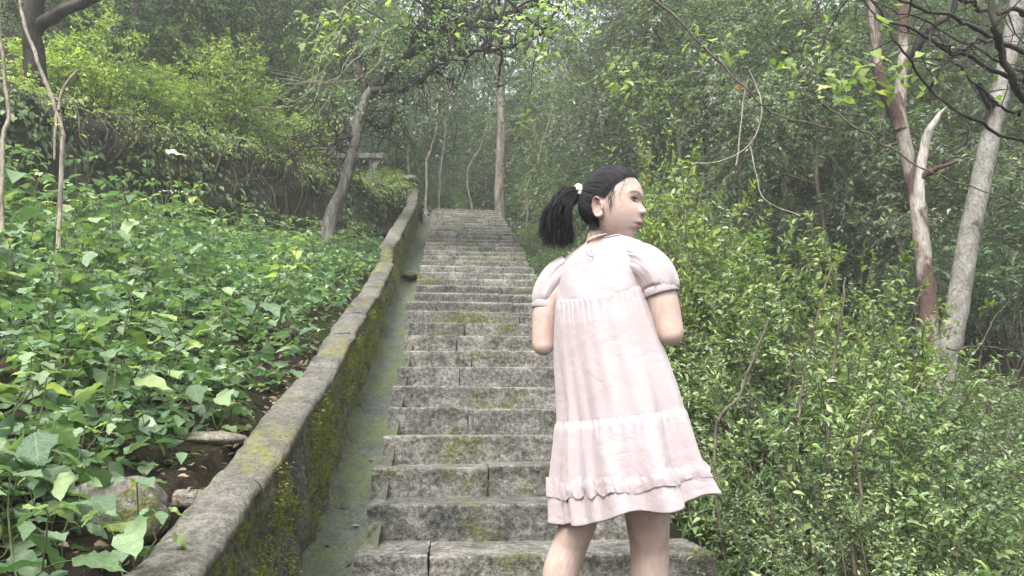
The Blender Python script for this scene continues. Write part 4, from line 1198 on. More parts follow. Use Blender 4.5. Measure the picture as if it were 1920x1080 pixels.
bush(1505, 880, 2.75, 1, .55, 'low dark bush at the bottom right of the girl\'s legs')
bush(1600, 930, 2.4, 1, .62, 'low bush at the bottom edge, right of centre')
bush(1900, 1050, 2.3, 3, .6, 'narrow leaved plant at the bottom right corner')
bush(1380, 1050, 2.6, 3, .3, 'small fresh green plant at the end of the lowest visible step')
bush(1300, 560, 4.6, 3, .9, 'narrow leaved bush glimpsed behind the girl\'s right arm')
for k, (px, py, d) in enumerate([(1040, 472, 8.3), (1030, 458, 9.2), (1012, 440, 10.5), (1055, 495, 7.4), (995, 420, 12), (1075, 505, 7.0), (1100, 445, 8.5), (1065, 445, 9.5), (1035, 430, 11), (1125, 475, 7), (1135, 525, 6)]):
    bush(px, py, d, 3 if k % 2 else 1, .55, 'low green plant spilling over the right edge of the upper steps', 'low plants along the right edge of the stairs')
bush(1875, 745, 5.0, 1, .9, 'shaded bush behind the foot of the grey trunk')
bush(1945, 760, 4.6, 0, .9, 'shaded bush cut by the right edge of the view')
bush(1985, 830, 4.0, 1, .8, 'low shaded bush leaning in from the right edge')
bush(1800, 690, 6.6, 0, 1.0, 'dim bush between the two trunks and the woods')
# a clump with long narrow leaves at the elbow, stems standing in front of the thicket
for k, pts in enumerate([[(1785, 700), (1785, 600), (1783, 500), (1790, 400)]][:0]): pass
for k, (pts, d) in enumerate([([(1490, 960), (1492, 800), (1500, 700), (1560, 500)], 2.9), ([(1545, 900), (1550, 780), (1565, 640), (1585, 520)], 2.95), ([(1600, 1075), (1612, 950), (1606, 840), (1640, 760)], 2.5), ([(1340, 830), (1385, 740), (1420, 660), (1440, 600)], 3.0)]):
    g0 = gp(pts[0][0], d)
    stem_thing('slender_sapling', [g0] + [at(x, y, d) for x, y in pts], [.0075, .0068, .006, .0045, .003], M['twig'], 'thin tan sapling stem standing upright in front of the right hand bushes', 'sapling', 'thin stems in front of the bushes', 6, 24, .018, 'stem')
for k, (px, py, d, s_) in enumerate([(1420, 760, 3.3, 1.5), (1500, 780, 2.9, 1.4), (1390, 900, 2.9, 1.1), (1450, 980, 2.6, 1.2), (1560, 1000, 2.4, 1.2), (1650, 900, 2.7, 1.5), (1380, 620, 4.0, 1.6), (1720, 1000, 2.3, 1.2), (1800, 1040, 2.2, 1.3), (1340, 980, 3.0, .9), (1360, 1060, 2.55, .75), (1600, 700, 3.2, 1.8)]):
    q = gp(px, d); dup(far_proto[(k % 3, False)] if (k % 3, False) in far_proto else list(far_proto.values())[0], (q[0], q[1], q[2] + .03), k * 1.3, s_, 'broad leaved plant growing among the small leaved bushes on the right', 'broad leaved plants among the right hand bushes')
# grassy blades below the hem
q = at(1340, 960, 2.7); n = 60
O = np.array([q] * n) + rng.normal(size=(n, 3)) * [.05, .05, .01]; O[:, 2] = G(O[:, 0], O[:, 1])
LV, LF = leaves(O, np.stack([rng.normal(size=n) * .6, rng.normal(size=n) * .6, np.ones(n)], -1), rng.normal(size=(n, 3)), .18 + .14 * rng.random(n), .007, 6)
t_ = link('grass_tuft', raw_mesh('grass_tuft', LV, LF, M['bush']), None, 'tuft of thin arching grass blades beside the hem of the dress', 'grass tuft')

# the two trunks standing behind the bushes
r = np.random.default_rng(18)
def base_under(px, d): q = gp(px, d); q[2] -= .15; return q
b = base_under(1748, 6.1)
t_ = thing('weathered_tree', 'weathered two toned trunk with peeling red brown bark and a snapped pale limb', 'tree', b)
wood(t_, 'trunk', [b] + pixpath([(1745, 660, 6.1), (1738, 560, 6.1), (1727, 470, 6.12), (1722, 400, 6.15), (1708, 330, 6.2), (1692, 260, 6.2), (1683, 200, 6.25), (1690, 120, 6.3), (1692, 40, 6.35), (1690, -60, 6.4)]), [.08, .073, .069, .067, .066, .058, .055, .053, .05, .045, .04], M['bark_red'], 54, .03, 14, .035, b)
wood(t_, 'branch', pixpath([(1690, 240, 6.2), (1668, 190, 6.15), (1652, 140, 6.1), (1646, 80, 6.1), (1640, 0, 6.1), (1636, -60, 6.1)]), [.06, .05, .046, .042, .036, .03], M['bark_red'], 28, .03, 10, .03, b)
P, R = wood(t_, 'broken_limb', pixpath([(1722, 400, 6.15), (1724, 330, 6.1), (1731, 280, 6.05), (1742, 245, 6.0), (1760, 220, 5.95), (1777, 199, 5.9)]), [.05, .042, .038, .033, .023, .003], M['dead'], 26, .015, 10, .04, b)
wood(t_, 'branch', pixpath([(1728, 335, 6.1), (1752, 322, 6.0), (1796, 302, 5.9)]), [.03, .025, .012], M['bark_red'], 10, .03, 8, .03, b)
wood(t_, 'branch', pixpath([(1700, 105, 6.3), (1740, 62, 6.2), (1785, 30, 6.1), (1800, -30, 6.0)]), [.045, .036, .03, .025], M['bark_dark'], 16, .04, 8, .03, b)
def overhead(t_, b, c, n, sp, mat):
    O = np.array(c) + r.normal(size=(n, 3)) * np.array(sp)
    P, LD, N, L, W = sprays(O - b, r.normal(size=(n, 3)), .5, 10, .07, r, .4, .5); LV, LF = leaves(P, LD, N, L, W, 2)
    link('crown', raw_mesh('crown', LV, LF, mat, smooth=False), t_)
overhead(t_, b, at(1660, -260, 6.8), 200, (1.0, .9, .5), M['mid'])
b = base_under(1768, 6.4)
t_ = thing('grey_tree', 'thick smooth grey trunk leaning right behind the weathered two toned trunk', 'tree', b)
wood(t_, 'trunk', [b] + pixpath([(1770, 700, 6.4), (1785, 630, 6.4), (1800, 540, 6.45), (1820, 430, 6.5), (1845, 320, 6.55), (1865, 230, 6.6), (1885, 130, 6.7), (1905, 20, 6.8), (1925, -90, 6.9)]), [.115, .104, .095, .09, .087, .084, .082, .078, .075, .07], M['bark_pale'], 54, .03, 16, .025, b)
wood(t_, 'branch', pixpath([(1870, 205, 6.6), (1855, 180, 6.45), (1835, 160, 6.3)]), [.05, .05, .03], M['bark_dark'], 8, .05, 8, .1, b)
overhead(t_, b, at(1920, -330, 7.2), 240, (1.2, 1.0, .6), M['mid'])

# a tree standing just outside the view whose dark branches reach across the top right corner
ob = at(2230, 700, 3.9); ob[2] = float(G(ob[0], ob[1])) - .1
OT = thing('overhanging_tree', 'dark leafless boughs reaching across the top right corner from a near tree', 'tree', ob)
wood(OT, 'trunk', [ob, at(2210, 400, 3.9), at(2160, 200, 3.8), at(2080, 150, 3.6), at(2060, -100, 3.7)], [.13, .11, .10, .09, .06], M['bark_dark'], 24, .04, 10, .03, ob)
obs = [([(2080, 160, 3.6), (1960, 205, 3.4), (1900, 170, 3.2), (1868, 90, 3.1), (1855, 40, 3.0), (1850, -40, 3.0)], [.045, .022, .018, .016, .014, .012]),
       ([(2080, 160, 3.6), (1930, 105, 3.3), (1850, 75, 3.2), (1770, 40, 3.1), (1700, 0, 3.0), (1640, -40, 3.0)], [.04, .014, .011, .009, .007, .006]),
       ([(2080, 165, 3.6), (1920, 150, 3.4), (1830, 118, 3.3), (1740, 78, 3.25), (1660, 20, 3.2), (1610, -30, 3.2)], [.03, .011, .009, .008, .006, .005]),
       ([(2090, 280, 3.8), (1920, 262, 3.4), (1810, 222, 3.3), (1750, 160, 3.25), (1690, 95, 3.2), (1640, 40, 3.2), (1610, -20, 3.2)], [.02, .008, .007, .006, .005, .0045, .004]),
       ([(2085, 190, 3.7), (1900, 130, 3.5), (1800, 60, 3.5), (1720, 30, 3.5), (1640, 5, 3.5)], [.02, .008, .006, .005, .003]),
       ([(1920, 30, 3.3), (1840, 20, 3.2), (1780, -10, 3.1)], [.012, .010, .007]), ([(1920, 210, 3.4), (1870, 190, 3.3), (1800, 130, 3.2), (1760, 110, 3.2)], [.008, .006, .005, .003]),
       ([(1860, 75, 3.2), (1800, 92, 3.1), (1745, 60, 3.05)], [.008, .006, .004])]
tw = []
for pts, rr in obs:
    P, _ = wood(OT, 'branch', pixpath(pts), rr, M['bark_dark'], 30, .05, 8, .04, ob)
    for q in range(8, 30, 3):
        d = unit(r.normal(size=3)); ln = .12 + .3 * r.random()
        p2 = wiggle(np.stack([P[q] + d * ln * t for t in np.linspace(0, 1, 6)]), .12 * ln, r); p2[0] = P[q]
        tw.append(tube(p2 - ob, np.linspace(.004, .0012, 6), 4))
V, F = join(tw); link('twigs', raw_mesh('twigs', V, F, M['bark_dark']), OT)
for (px, py, d, n, sp, sz) in [(1660, 48, 3.1, 7, .035, .055), (1615, 165, 3.3, 14, .05, .07), (1590, 145, 3.4, 10, .05, .06), (1655, 115, 3.2, 8, .05, .06), (1700, 130, 3.2, 10, .06, .055), (1560, 150, 3.5, 8, .05, .05), (1500, 50, 3.8, 12, .12, .07), (1530, 125, 3.8, 10, .08, .06),
                               (1480, 110, 3.8, 10, .09, .07), (1740, 120, 3.2, 5, .05, .05), (1870, 140, 3.2, 3, .04, .05), (1690, 165, 3.2, 4, .03, .06)]:
    leaf_sprig(OT, ob, px, py, d, n, sp, sz, BIGB, r)
tw = []
for pts in [[(1610, -20, 3.2), (1560, 40, 3.5), (1530, 110, 3.6), (1560, 150, 3.5)], [(1690, 95, 3.2), (1640, 130, 3.3), (1600, 160, 3.35)], [(1640, 5, 3.5), (1530, 20, 3.7), (1490, 100, 3.8)]]:
    tw.append(tube(wiggle(spline(pixpath(pts), 12), .03, r) - ob, np.linspace(.004, .002, 12), 4))
V, F = join(tw); link('twigs', raw_mesh('twigs', V, F, M['twig']), OT)
# thin bare twig crossing between the trunks
for pts, lab in [([(1540, 200, 4.2), (1600, 245, 4.2), (1700, 300, 4.2), (1800, 345, 4.2), (1930, 388, 4.2)], 'thin grey twig slanting across both trunks on the right'),
                 ([(1720, 700, 4.2), (1790, 655, 4.2), (1850, 650, 4.2), (1890, 655, 4.2)], 'curved bare twig beside the foot of the grey trunk'),
                 ([(1800, 700, 5), (1860, 620, 5), (1890, 540, 5)], 'bare twig rising behind the right hand bushes')]:
    P = wiggle(spline(pixpath(pts), 20), .05, rng); V, F = tube(P, np.linspace(.007, .003, 20), 5); link('bare_twig', raw_mesh('bare_twig', V, F, M['twig']), None, lab, 'twig')
# ------------------------------------------------------------------ the girl
GD = 2.2                                        # metres ahead of the camera
def gat(px, py, dd=0.0):
    "point above the steps: read at the girl's own distance, then moved dd further from the viewer"
    return at(px, py, GD) + AW * dd
M['skin'] = None
def skin_mat():
    m, nt, out = new_mat('skin'); k = NT(nt)
    a = k.n('ShaderNodeAttribute', attribute_name='tone'); tc = k.n('ShaderNodeTexCoord')
    n = k.noise(tc.outputs['Object'], 18, 4)
    base = k.ramp(k.math('ADD', k.math('MULTIPLY', n, .6), k.math('MULTIPLY', k.noise(tc.outputs['Object'], 70, 4), .4)), [(.36, (.315, .222, .186)), (.5, (.355, .265, .23)), (.64, (.39, .302, .268))])
    sep = k.n('ShaderNodeSeparateColor'); k.l(a.outputs['Color'], sep.inputs[0])
    c = k.mix(sep.outputs[0], base, (.30, .14, .125))          # lips
    c = k.mix(sep.outputs[1], c, (.035, .028, .026))           # brows, hair roots, painted nostril and mouth gap shade
    c = k.mix(sep.outputs[2], c, (.38, .225, .19))              # flush of cheeks, ears, elbows, knees; also the painted elbow crease shade
    s = k.bsdf(c, .52, .35, k.bump(k.noise(tc.outputs['Object'], 420, 2), .06, .002))
    s.inputs['Subsurface Weight'].default_value = .18; s.inputs['Subsurface Radius'].default_value = (.012, .005, .003)
    s.inputs['Subsurface Scale'].default_value = .5
    k.l(s.outputs[0], out.inputs['Surface']); return m
M['skin'] = skin_mat()
def cloth_mat():
    m, nt, out = new_mat('pink_cotton'); k = NT(nt)
    tc = k.n('ShaderNodeTexCoord'); o = tc.outputs['Object']
    c = k.ramp(k.noise(o, 6, 4), [(.3, (.318, .268, .275)), (.7, (.354, .305, .311))])
    cre = k.math('ADD', k.noise(o, 9, 3, .5, 1.2), k.math('MULTIPLY', k.noise(o, 26, 3, .5, 1.6), .3))
    rid = k.math('POWER', k.math('ABSOLUTE', k.math('SUBTRACT', k.noise(o, 5.5, 3, .5, 2.2), .5)), .6)
    cre = k.math('ADD', k.math('MULTIPLY', cre, .5), k.math('MULTIPLY', rid, .5))
    weave = k.noise(o, 600, 1)
    s = k.bsdf(c, .46, .35, k.bump(k.math('ADD', cre, k.math('MULTIPLY', weave, .03)), .22, .03))
    s.inputs['Sheen Weight'].default_value = .25
    tr = k.n('ShaderNodeBsdfTranslucent'); tr.inputs['Color'].default_value = (.5, .37, .37, 1)
    ms = k.n('ShaderNodeMixShader'); ms.inputs[0].default_value = .12
    k.l(s.outputs[0], ms.inputs[1]); k.l(tr.outputs[0], ms.inputs[2]); k.l(ms.outputs[0], out.inputs['Surface'])
    return m
M['cloth'] = cloth_mat()
def hair_mat():
    m, nt, out = new_mat('black_hair'); k = NT(nt)
    g = k.n('ShaderNodeNewGeometry')
    c = k.ramp(g.outputs['Random Per Island'], [(0, (.006, .006, .008)), (.7, (.014, .013, .016)), (1, (.034, .031, .034))])
    s = k.bsdf(c, .55, .22); s.inputs['Anisotropic'].default_value = .5
    k.l(s.outputs[0], out.inputs['Surface']); return m
M['hair'] = hair_mat()
M['pearl'] = flat_mat('pearl_fabric', (.66, .61, .54), .45, .4, 60, .2, .5, 90)
M['cord'] = flat_mat('necklace_cord', (.55, .47, .38), .6, .3, 80, .2)
M['eye_white'] = flat_mat('eye_white', (.62, .58, .56), .3, .5)
M['iris'] = flat_mat('dark_iris', (.018, .012, .010), .12, .7)
M['lash'] = flat_mat('lash', (.016, .012, .012), .6, .2)
M['shoe'] = flat_mat('white_shoe', (.6, .58, .56), .6, .3, 20, .1)

# --- head in its own axes: x to her right, y forward, z up, origin between eyes and ears
HA = math.radians(-30)                           # her face is turned towards the viewer by this much from profile
H_F = unit(RT * math.cos(HA) + AW * math.sin(HA) + ZZ * -.05)
H_R = unit(np.cross(H_F, ZZ)); H_U = np.cross(H_R, H_F)
# a slight roll of the head towards her left shoulder
roll = math.radians(2.0); H_R, H_U = H_R * math.cos(roll) + H_U * math.sin(roll), H_U * math.cos(roll) - H_R * math.sin(roll)
HEAD_O = gat(1148, 385, 0.0)
def h2w(p):
    p = np.asarray(p, float); return HEAD_O + p[..., :1] * H_R + p[..., 1:2] * H_F + p[..., 2:3] * H_U
def gs(d, s): return np.exp(-.5 * (d / s) ** 2)
def head_shape(U):
    "unit directions -> head surface"
    rho = np.sqrt(np.maximum(1 - U[:, 2] ** 2, 1e-6)); low = U[:, 2] < 0
    x = U[:, 0] * .0745 * np.where(low, rho ** -.22, 1); y = U[:, 1] * np.where(U[:, 1] > 0, .093, .099) * np.where(low & (U[:, 1] > 0), rho ** -.48, 1)
    z = U[:, 2] * np.where(U[:, 2] > 0, .118, .126)
    t = np.clip(-z / .126, 0, 1)
    x = x * (1 - .36 * t ** 1.9) * (1 - .05 * np.clip(z / .118, 0, 1))
    y = np.where(y < 0, y * (1 - .62 * sm((-z - .012) / .085)), y * (1 - .07 * t ** 3))
    f = np.clip(U[:, 1], 0, 1) ** .5                          # acts on the front of the face
    ff = np.where(U[:, 1] > 0, f, 0)
    # flatter cheeks and forehead
    y = y + ff * (.006 * gs(z - .045, .03) * gs(x, .05))
    y = y + ff * (-.0075 * (gs(x - .030, .014) + gs(x + .030, .014)) * gs(z - .001, .0125))       # eye hollows
    y = y + ff * (.0040 * (gs(x - .028, .018) + gs(x + .028, .018)) * gs(z - .019, .007))          # brow ridge
    y = y + ff * (.0070 * (gs(x - .040, .022) + gs(x + .040, .022)) * gs(z + .042, .024))             # cheeks
    y = y + ff * (-.004 * gs(x, .010) * gs(z - .004, .010))                                       # bridge dip
    nose_w = np.interp(-z, [-.005, .02, .033, .042], [.006, .0085, .0125, .009])
    nose_h = np.interp(-z, [-.012, .0, .012, .024, .031, .036, .041, .046], [0, .002, .0065, .0125, .0155, .0142, .005, 0])
    y = y + ff * nose_h * np.exp(-np.abs(x / nose_w) ** 2.4 * .6)
    y = y + ff * .0045 * (gs(x - .0125, .0045) + gs(x + .0125, .0045)) * gs(z + .0345, .006)       # nostril wings
    y = y + ff * (.0095 * gs(z + .070, .016) * gs(x, .021))                                       # mouth mound
    lw = gs(x, .0150)
    y = y + ff * lw * (.0048 * gs(z + .0648, .0042) + .0055 * gs(z + .0772, .0048) - .0085 * gs(z + .0708, .0026))
    y = y + ff * (-.004 * gs(z + .0885, .006) * gs(x, .018) + .0075 * gs(z + .108, .011) * gs(x, .018))   # chin
    return np.stack([x, y, z], -1)
nth, nph = 192, 150
th = np.linspace(0, 2 * np.pi, nth, endpoint=False); ph = np.linspace(-math.pi / 2 + .02, math.pi / 2 - .02, nph)
TH, PH = np.meshgrid(th, ph)
UH = np.stack([np.sin(TH) * np.cos(PH), np.cos(TH) * np.cos(PH), np.sin(PH)], -1).reshape(-1, 3)
HV = head_shape(UH)
i = (np.arange(nph - 1) * nth)[:, None]; j = np.arange(nth)[None]
HFc = [tuple(q) for q in np.stack([i + j, i + (j + 1) % nth, i + nth + (j + 1) % nth, i + nth + j], -1).reshape(-1, 4)]
HFc += [tuple(range(nth - 1, -1, -1)), tuple((nph - 1) * nth + q for q in range(nth))]
HDIR = unit(HV); HRAD = np.linalg.norm(HV, axis=1)
def head_r(d):
    d = unit(d); out = np.empty(len(d))
    for s in range(0, len(d), 400):
        out[s:s + 400] = HRAD[np.argmax(d[s:s + 400] @ HDIR.T, 1)]
    return out
def face_y(x, z):
    fr = HV[:, 1] > 0; q = HV[fr]; return q[np.argmin((q[:, 0] - x) ** 2 + (q[:, 2] - z) ** 2), 1]

# --- body: tapered chains fused into one skin
body_parts = []
def chain(pts, rad, n=24, seg=20, ell=None):
    P = spline(pts, n); R = np.interp(np.linspace(0, 1, n), np.linspace(0, 1, len(rad)), rad)
    V, F = tube(P, R, seg)
    F = [tuple(f) for f in F] + [tuple(range(seg - 1, -1, -1)), tuple((n - 1) * seg + q for q in range(seg))]
    # round ends
    body_parts.append((V, F))
    for c, rr in ((P[0], R[0]), (P[-1], R[-1])): ball(c, rr)
def ball(c, rr, sc=(1, 1, 1), ax=None):
    bm = bmesh.new(); bmesh.ops.create_uvsphere(bm, u_segments=20, v_segments=12, radius=1)
    A = np.eye(3) if ax is None else ax
    V = np.array([v.co for v in bm.verts]) * rr * np.array(sc); F = [tuple(v.index for v in f.verts) for f in bm.faces]; bm.free()
    body_parts.append((c + V @ A, F))
BODY_AX = math.radians(24)                        # she faces up the stairs and a little to the right
B_F = unit(AW * math.cos(BODY_AX) + RT * math.sin(BODY_AX)); B_R = unit(np.cross(B_F, ZZ))
BAX = np.stack([B_R, B_F, ZZ])
# trunk
for (px, py, rr, sc) in [(1126, 530, .098, (1.05, .72, 1.0)), (1130, 570, .10, (1.08, .75, 1)), (1136, 650, .095, (1.05, .78, 1.05)), (1146, 730, .105, (1.1, .85, 1)), (1152, 790, .115, (1.12, .9, 1))]:
    ball(gat(px, py, .02), rr, sc, BAX)
nb = gat(1126, 478, .02)
chain([gat(1122, 500, .03), gat(1126, 462, .02), gat(1134, 425, .012), HEAD_O + H_F * -.012 + H_U * -.045], [.058, .046, .043, .046])
chain([gat(1056, 528, .06), gat(1088, 508, .035), gat(1126, 492, .02), gat(1165, 500, -.01), gat(1202, 516, -.045)], [.036, .042, .046, .042, .038])
# arms, hands
sR, eR = gat(1206, 518, -.05), gat(1247, 628, -.075)
chain([sR, gat(1232, 562, -.065), eR], [.05, .0455, .0385])
ball(eR - AW * .004 - ZZ * .006, .035)
wR = eR + AW * .18 + RT * .03 + ZZ * .085
chain([eR, eR * .6 + wR * .4 + ZZ * .004, wR], [.0385, .037, .0235])
sL, eL = gat(1050, 530, .065), gat(1020, 640, .06)
chain([sL, gat(1026, 575, .06), eL], [.044, .040, .0345])
ball(eL - AW * .004 - ZZ * .006, .0315)
wL = eL + AW * .185 + RT * .05 + ZZ * .075
chain([eL, eL * .6 + wL * .4, wL], [.0345, .0335, .0225])
def hand(w, d, thumb_dir):
    d = unit(d); up = unit(ZZ - d * (ZZ @ d)); sd = np.cross(d, up)
    p = w + d * .045
    A = np.stack([sd * 1, d, up])
    ball(p, .034, (.45, 1.15, .95), A)
    for q, (o, L) in enumerate(zip((.024, .008, -.008, -.022), (.055, .062, .058, .045))):
        r0 = p + d * .026 + up * o
        curl = thumb_dir
        chain([r0 - d * .012, r0 + d * L * .35, r0 + d * L * .66 + curl * L * .28, r0 + d * L * .70 + curl * L * .72], [.0088, .0082, .0076, .0066], 12, 10)
    r0 = w + d * .022 + up * .026
    chain([r0, r0 + up * .022 + d * .014 + thumb_dir * .006, r0 + up * .03 + d * .036 + thumb_dir * .016], [.0095, .009, .0075], 10, 10)
hand(wR, AW * .9 + ZZ * .25 - RT * .25, -RT); hand(wL, AW * .9 + ZZ * .25 + RT * .25, RT)
# legs
fR = gat(1228, 1225, .10); fR[2] = step_z(-1) + .075; fL = gat(1030, 1215, .16); fL[2] = step_z(-1) + .075
chain([gat(1188, 800, .0), gat(1206, 905, .0), gat(1215, 970, .01), gat(1221, 1030, .03), gat(1223, 1085, .035), fR * .45 + gat(1223, 1085, .035) * .55 - AW * .012, fR], [.082, .072, .064, .0545, .0555, .046, .031], 40)
chain([gat(1120, 800, .06), gat(1106, 905, .06), gat(1092, 970, .06), gat(1074, 1030, .09), gat(1056, 1085, .10), fL * .45 + gat(1054, 1085, .10) * .55 - AW * .012, fL], [.074, .062, .054, .051, .053, .045, .031], 40)
for f in (fR, fL):
    d = unit(AW * .97 + RT * .18)
    chain([f - ZZ * .04 - d * .02, f - ZZ * .045 + d * .05, f - ZZ * .055 + d * .13], [.034, .032, .022], 14, 12)
# head and ears
body_parts.append((h2w(HV), HFc))
def ear(side):
    c = np.array([side * .0715, -.009, -.027]); out = np.array([side * .93, -.38, .05]); out = unit(out)
    u = unit(np.array([0, -.20, 1.0])); v = unit(np.cross(u, out)) ; v = v if v[1] > 0 else -v
    a, b = .0295, .0165
    ts = np.linspace(-.5, 4.9, 26)
    rim = [c + out * (.0125 - .006 * (np.cos(t - 2.6) < -.4)) + u * a * np.sin(t) + v * -b * -np.cos(t) for t in ts]
    V, F = tube(h2w(np.array(rim)), np.interp(np.linspace(0, 1, 26), [0, .2, .7, 1], [.0035, .0042, .0045, .006]), 8)
    body_parts.append((V, [tuple(f) for f in F] + [tuple(range(7, -1, -1)), tuple(25 * 8 + q for q in range(8))]))
    A = np.stack([unit(np.cross(u, out)), out, u])
    bm = bmesh.new(); bmesh.ops.create_uvsphere(bm, u_segments=24, v_segments=14, radius=1)
    W = np.array([q.co for q in bm.verts]); F = [tuple(q.index for q in f.verts) for f in bm.faces]; bm.free()
    W = W * np.array([b * .98, .0042, a * .98])
    body_parts.append((h2w(c + out * .0025 + W @ A), F))
    lob = c + u * -.026 + v * .004 + out * .006
    bm = bmesh.new(); bmesh.ops.create_uvsphere(bm, u_segments=12, v_segments=8, radius=1)
    W = np.array([q.co for q in bm.verts]) * np.array([.008, .005, .0085]); F = [tuple(q.index for q in f.verts) for f in bm.faces]; bm.free()
    body_parts.append((h2w(lob + W @ A), F))
    rdg = [c + out * .0085 + u * a * .62 * np.sin(t) + v * -b * .55 * -np.cos(t) for t in np.linspace(.3, 3.9, 16)]
    V, F = tube(h2w(np.array(rdg)), .0026, 7); body_parts.append((V, [tuple(f) for f in F] + [tuple(range(6, -1, -1)), tuple(15 * 7 + q for q in range(7))]))
ear(1); ear(-1)

gb = gat(1130, 1230, .1); gb[2] = step_z(-1)
GIRL = thing('person', 'girl in pale pink puff sleeved dress with black ponytail, turning her head to the right', 'person', gb)
def on_girl(name, V, F, mat, parent=None, smooth=True, base=gb, **kw):
    return link(name, raw_mesh(name, np.asarray(V) - base, F, mat, smooth), parent or GIRL, **kw)
allV, allF, n0 = [], [], 0
for V, F in body_parts:
    allV.append(V); allF += [tuple(int(q) + n0 for q in f) for f in F]; n0 += len(V)
me = raw_mesh('body', np.concatenate(allV) - gb, allF, M['skin'])
tmp = bpy.data.objects.new('body', me); COL.objects.link(tmp)
bm = bmesh.new(); bm.from_mesh(me); bmesh.ops.recalc_face_normals(bm, faces=bm.faces); bm.to_mesh(me); bm.free()
md = tmp.modifiers.new('remesh', 'REMESH'); md.mode = 'VOXEL'; md.voxel_size = .0028
ms_ = tmp.modifiers.new('smooth', 'SMOOTH'); ms_.iterations = 3; ms_.factor = .5
dg = bpy.context.evaluated_depsgraph_get()
me2 = bpy.data.meshes.new_from_object(tmp.evaluated_get(dg)); bpy.data.objects.remove(tmp)
me2.name = 'body'; me2.materials.clear(); me2.materials.append(M['skin'])
me2.polygons.foreach_set('use_smooth', np.ones(len(me2.polygons), bool))
# skin colouring: lips, brows, hair roots, flush, plus painted shade at nostrils, mouth gap, elbows
co = np.empty(len(me2.vertices) * 3, np.float32); me2.vertices.foreach_get('co', co); co = co.reshape(-1, 3).astype(float) + gb
loc = co - HEAD_O; hx, hy, hz = loc @ H_R, loc @ H_F, loc @ H_U
front = sm((hy - .045) / .02) * (np.abs(hx) < .07) * (np.abs(hz) < .14)
lipz = np.clip(1.25 - ((hz + .0708) / .0130) ** 2 * 1.0 - (hx / .0215) ** 2 * 1.0, 0, 1)
lips = sm(lipz * 1.5) * sm((hy - .062) / .012)
ax_ = np.abs(hx)
browz = .0205 + .004 * np.sin(np.clip((ax_ - .012) / .036, 0, 1) * math.pi) - .002 * np.clip((ax_ - .03) / .02, 0, 1)
brow = gs(hz - browz, .0030) * sm((ax_ - .010) / .006) * sm((.053 - ax_) / .012) * front * .95
def hairline_mask(x, y, z):
    "positive where hair grows"
    fore = z - np.interp(y, [-.02, .005, .022, .04, .058, .074, .092], [-.03, -.005, .018, .045, .066, .080, .090])
    back = np.minimum(-(y + .020) / 1.0, (z + .088)) 
    return np.maximum(fore, back * 1.0)
gap_shade = .85 * gs(hz + .0708, .0016) * sm((.0165 - np.abs(hx)) / .006) * sm((hy - .06) / .01) + .7 * gs(np.abs(hx) - .0072, .0028) * gs(hz + .0415, .0018) * sm((hy - .07) / .01)  # dark mouth gap and nostril shade painted into the skin colour
roots = sm(hairline_mask(hx, hy, hz) / .018 + .55) * (np.sqrt((loc ** 2).sum(1)) < .2) * (hz > -.09) * .9
flush = np.clip(.30 * (gs(np.abs(hx) - .042, .02) * gs(hz + .032, .02)) * front + .38 * ((np.abs(hx) > .073) & (np.abs(hz + .027) < .045) & (np.abs(hy + .009) < .03)), 0, 1)
elb = .35 * (gs(np.linalg.norm(co - eR, axis=1), .035) + gs(np.linalg.norm(co - eL, axis=1), .035)); kn = .3 * gs(np.linalg.norm(co - gat(1224, 1025, -.02), axis=1), .03)  # elbow tone also paints the shading of the crease
flush = np.clip(flush + elb + kn, 0, 1)
att = me2.color_attributes.new('tone', 'FLOAT_COLOR', 'POINT')
att.data.foreach_set('color', np.stack([lips, np.clip(brow + roots + gap_shade, 0, 1), flush, np.ones_like(lips)], -1).astype(np.float32).ravel())
link('body', me2, GIRL)

# --- eyes: lidded almond set into the face, dark iris, lash line
def eye(side):
    cx, cz = side * .0305, -.0005
    n = 15; t = np.linspace(0, 1, n); xs = cx + side * (t - .5) * .029
    up_l = cz + .0050 * np.sin(np.pi * t ** .85) + .0016 * t; lo_l = cz - .0036 * np.sin(np.pi * t ** 1.1) + .0016 * t
    fy = np.array([face_y(x, cz) for x in xs]); fy = np.polyval(np.polyfit(t, fy, 3), t) + .0016
    V, F = [], []
    for q in range(n):
        for k in range(5):
            z = lo_l[q] + (up_l[q] - lo_l[q]) * k / 4; V.append((xs[q], fy[q] + .0013 * math.sin(math.pi * k / 4), z))
    for q in range(n - 1):
        for k in range(4): a = q * 5 + k; F.append((a, a + 5, a + 6, a + 1))
    e = on_girl('eye', h2w(np.array(V)), np.array(F), M['eye_white'])
    # iris looks along the face direction
    ic = np.array([cx + side * .001, 0, cz + .0006]); m = 20; IV = []; yy = np.interp(ic[0], np.sort(xs), fy[np.argsort(xs)]) + .0019
    for q in range(m):
        a = 2 * np.pi * q / m; z = np.clip(ic[2] + .0064 * math.sin(a), cz - .0034, cz + .0052); x = ic[0] + .0064 * math.cos(a)
        IV.append((x, np.interp(x, np.sort(xs), fy[np.argsort(xs)]) + .0017, z))
    IV.append((ic[0], yy + .0006, ic[2]))
    on_girl('iris', h2w(np.array(IV)), np.array([(q, (q + 1) % m, m) for q in range(m)]), M['iris'], e)
    P = np.stack([xs, fy + .0018, up_l + .0004], -1); V, F = tube(h2w(P), np.interp(t, [0, .3, .8, 1], [.0007, .0015, .0020, .0009]), 6); on_girl('eyelash', V, F, M['lash'], e)
    P = np.stack([xs, fy + .0010, up_l + .0034], -1); V, F = tube(h2w(P[2:-1]), .0008, 5); on_girl('lid_crease', V, F, M['lash'], e)
eye(1); eye(-1)

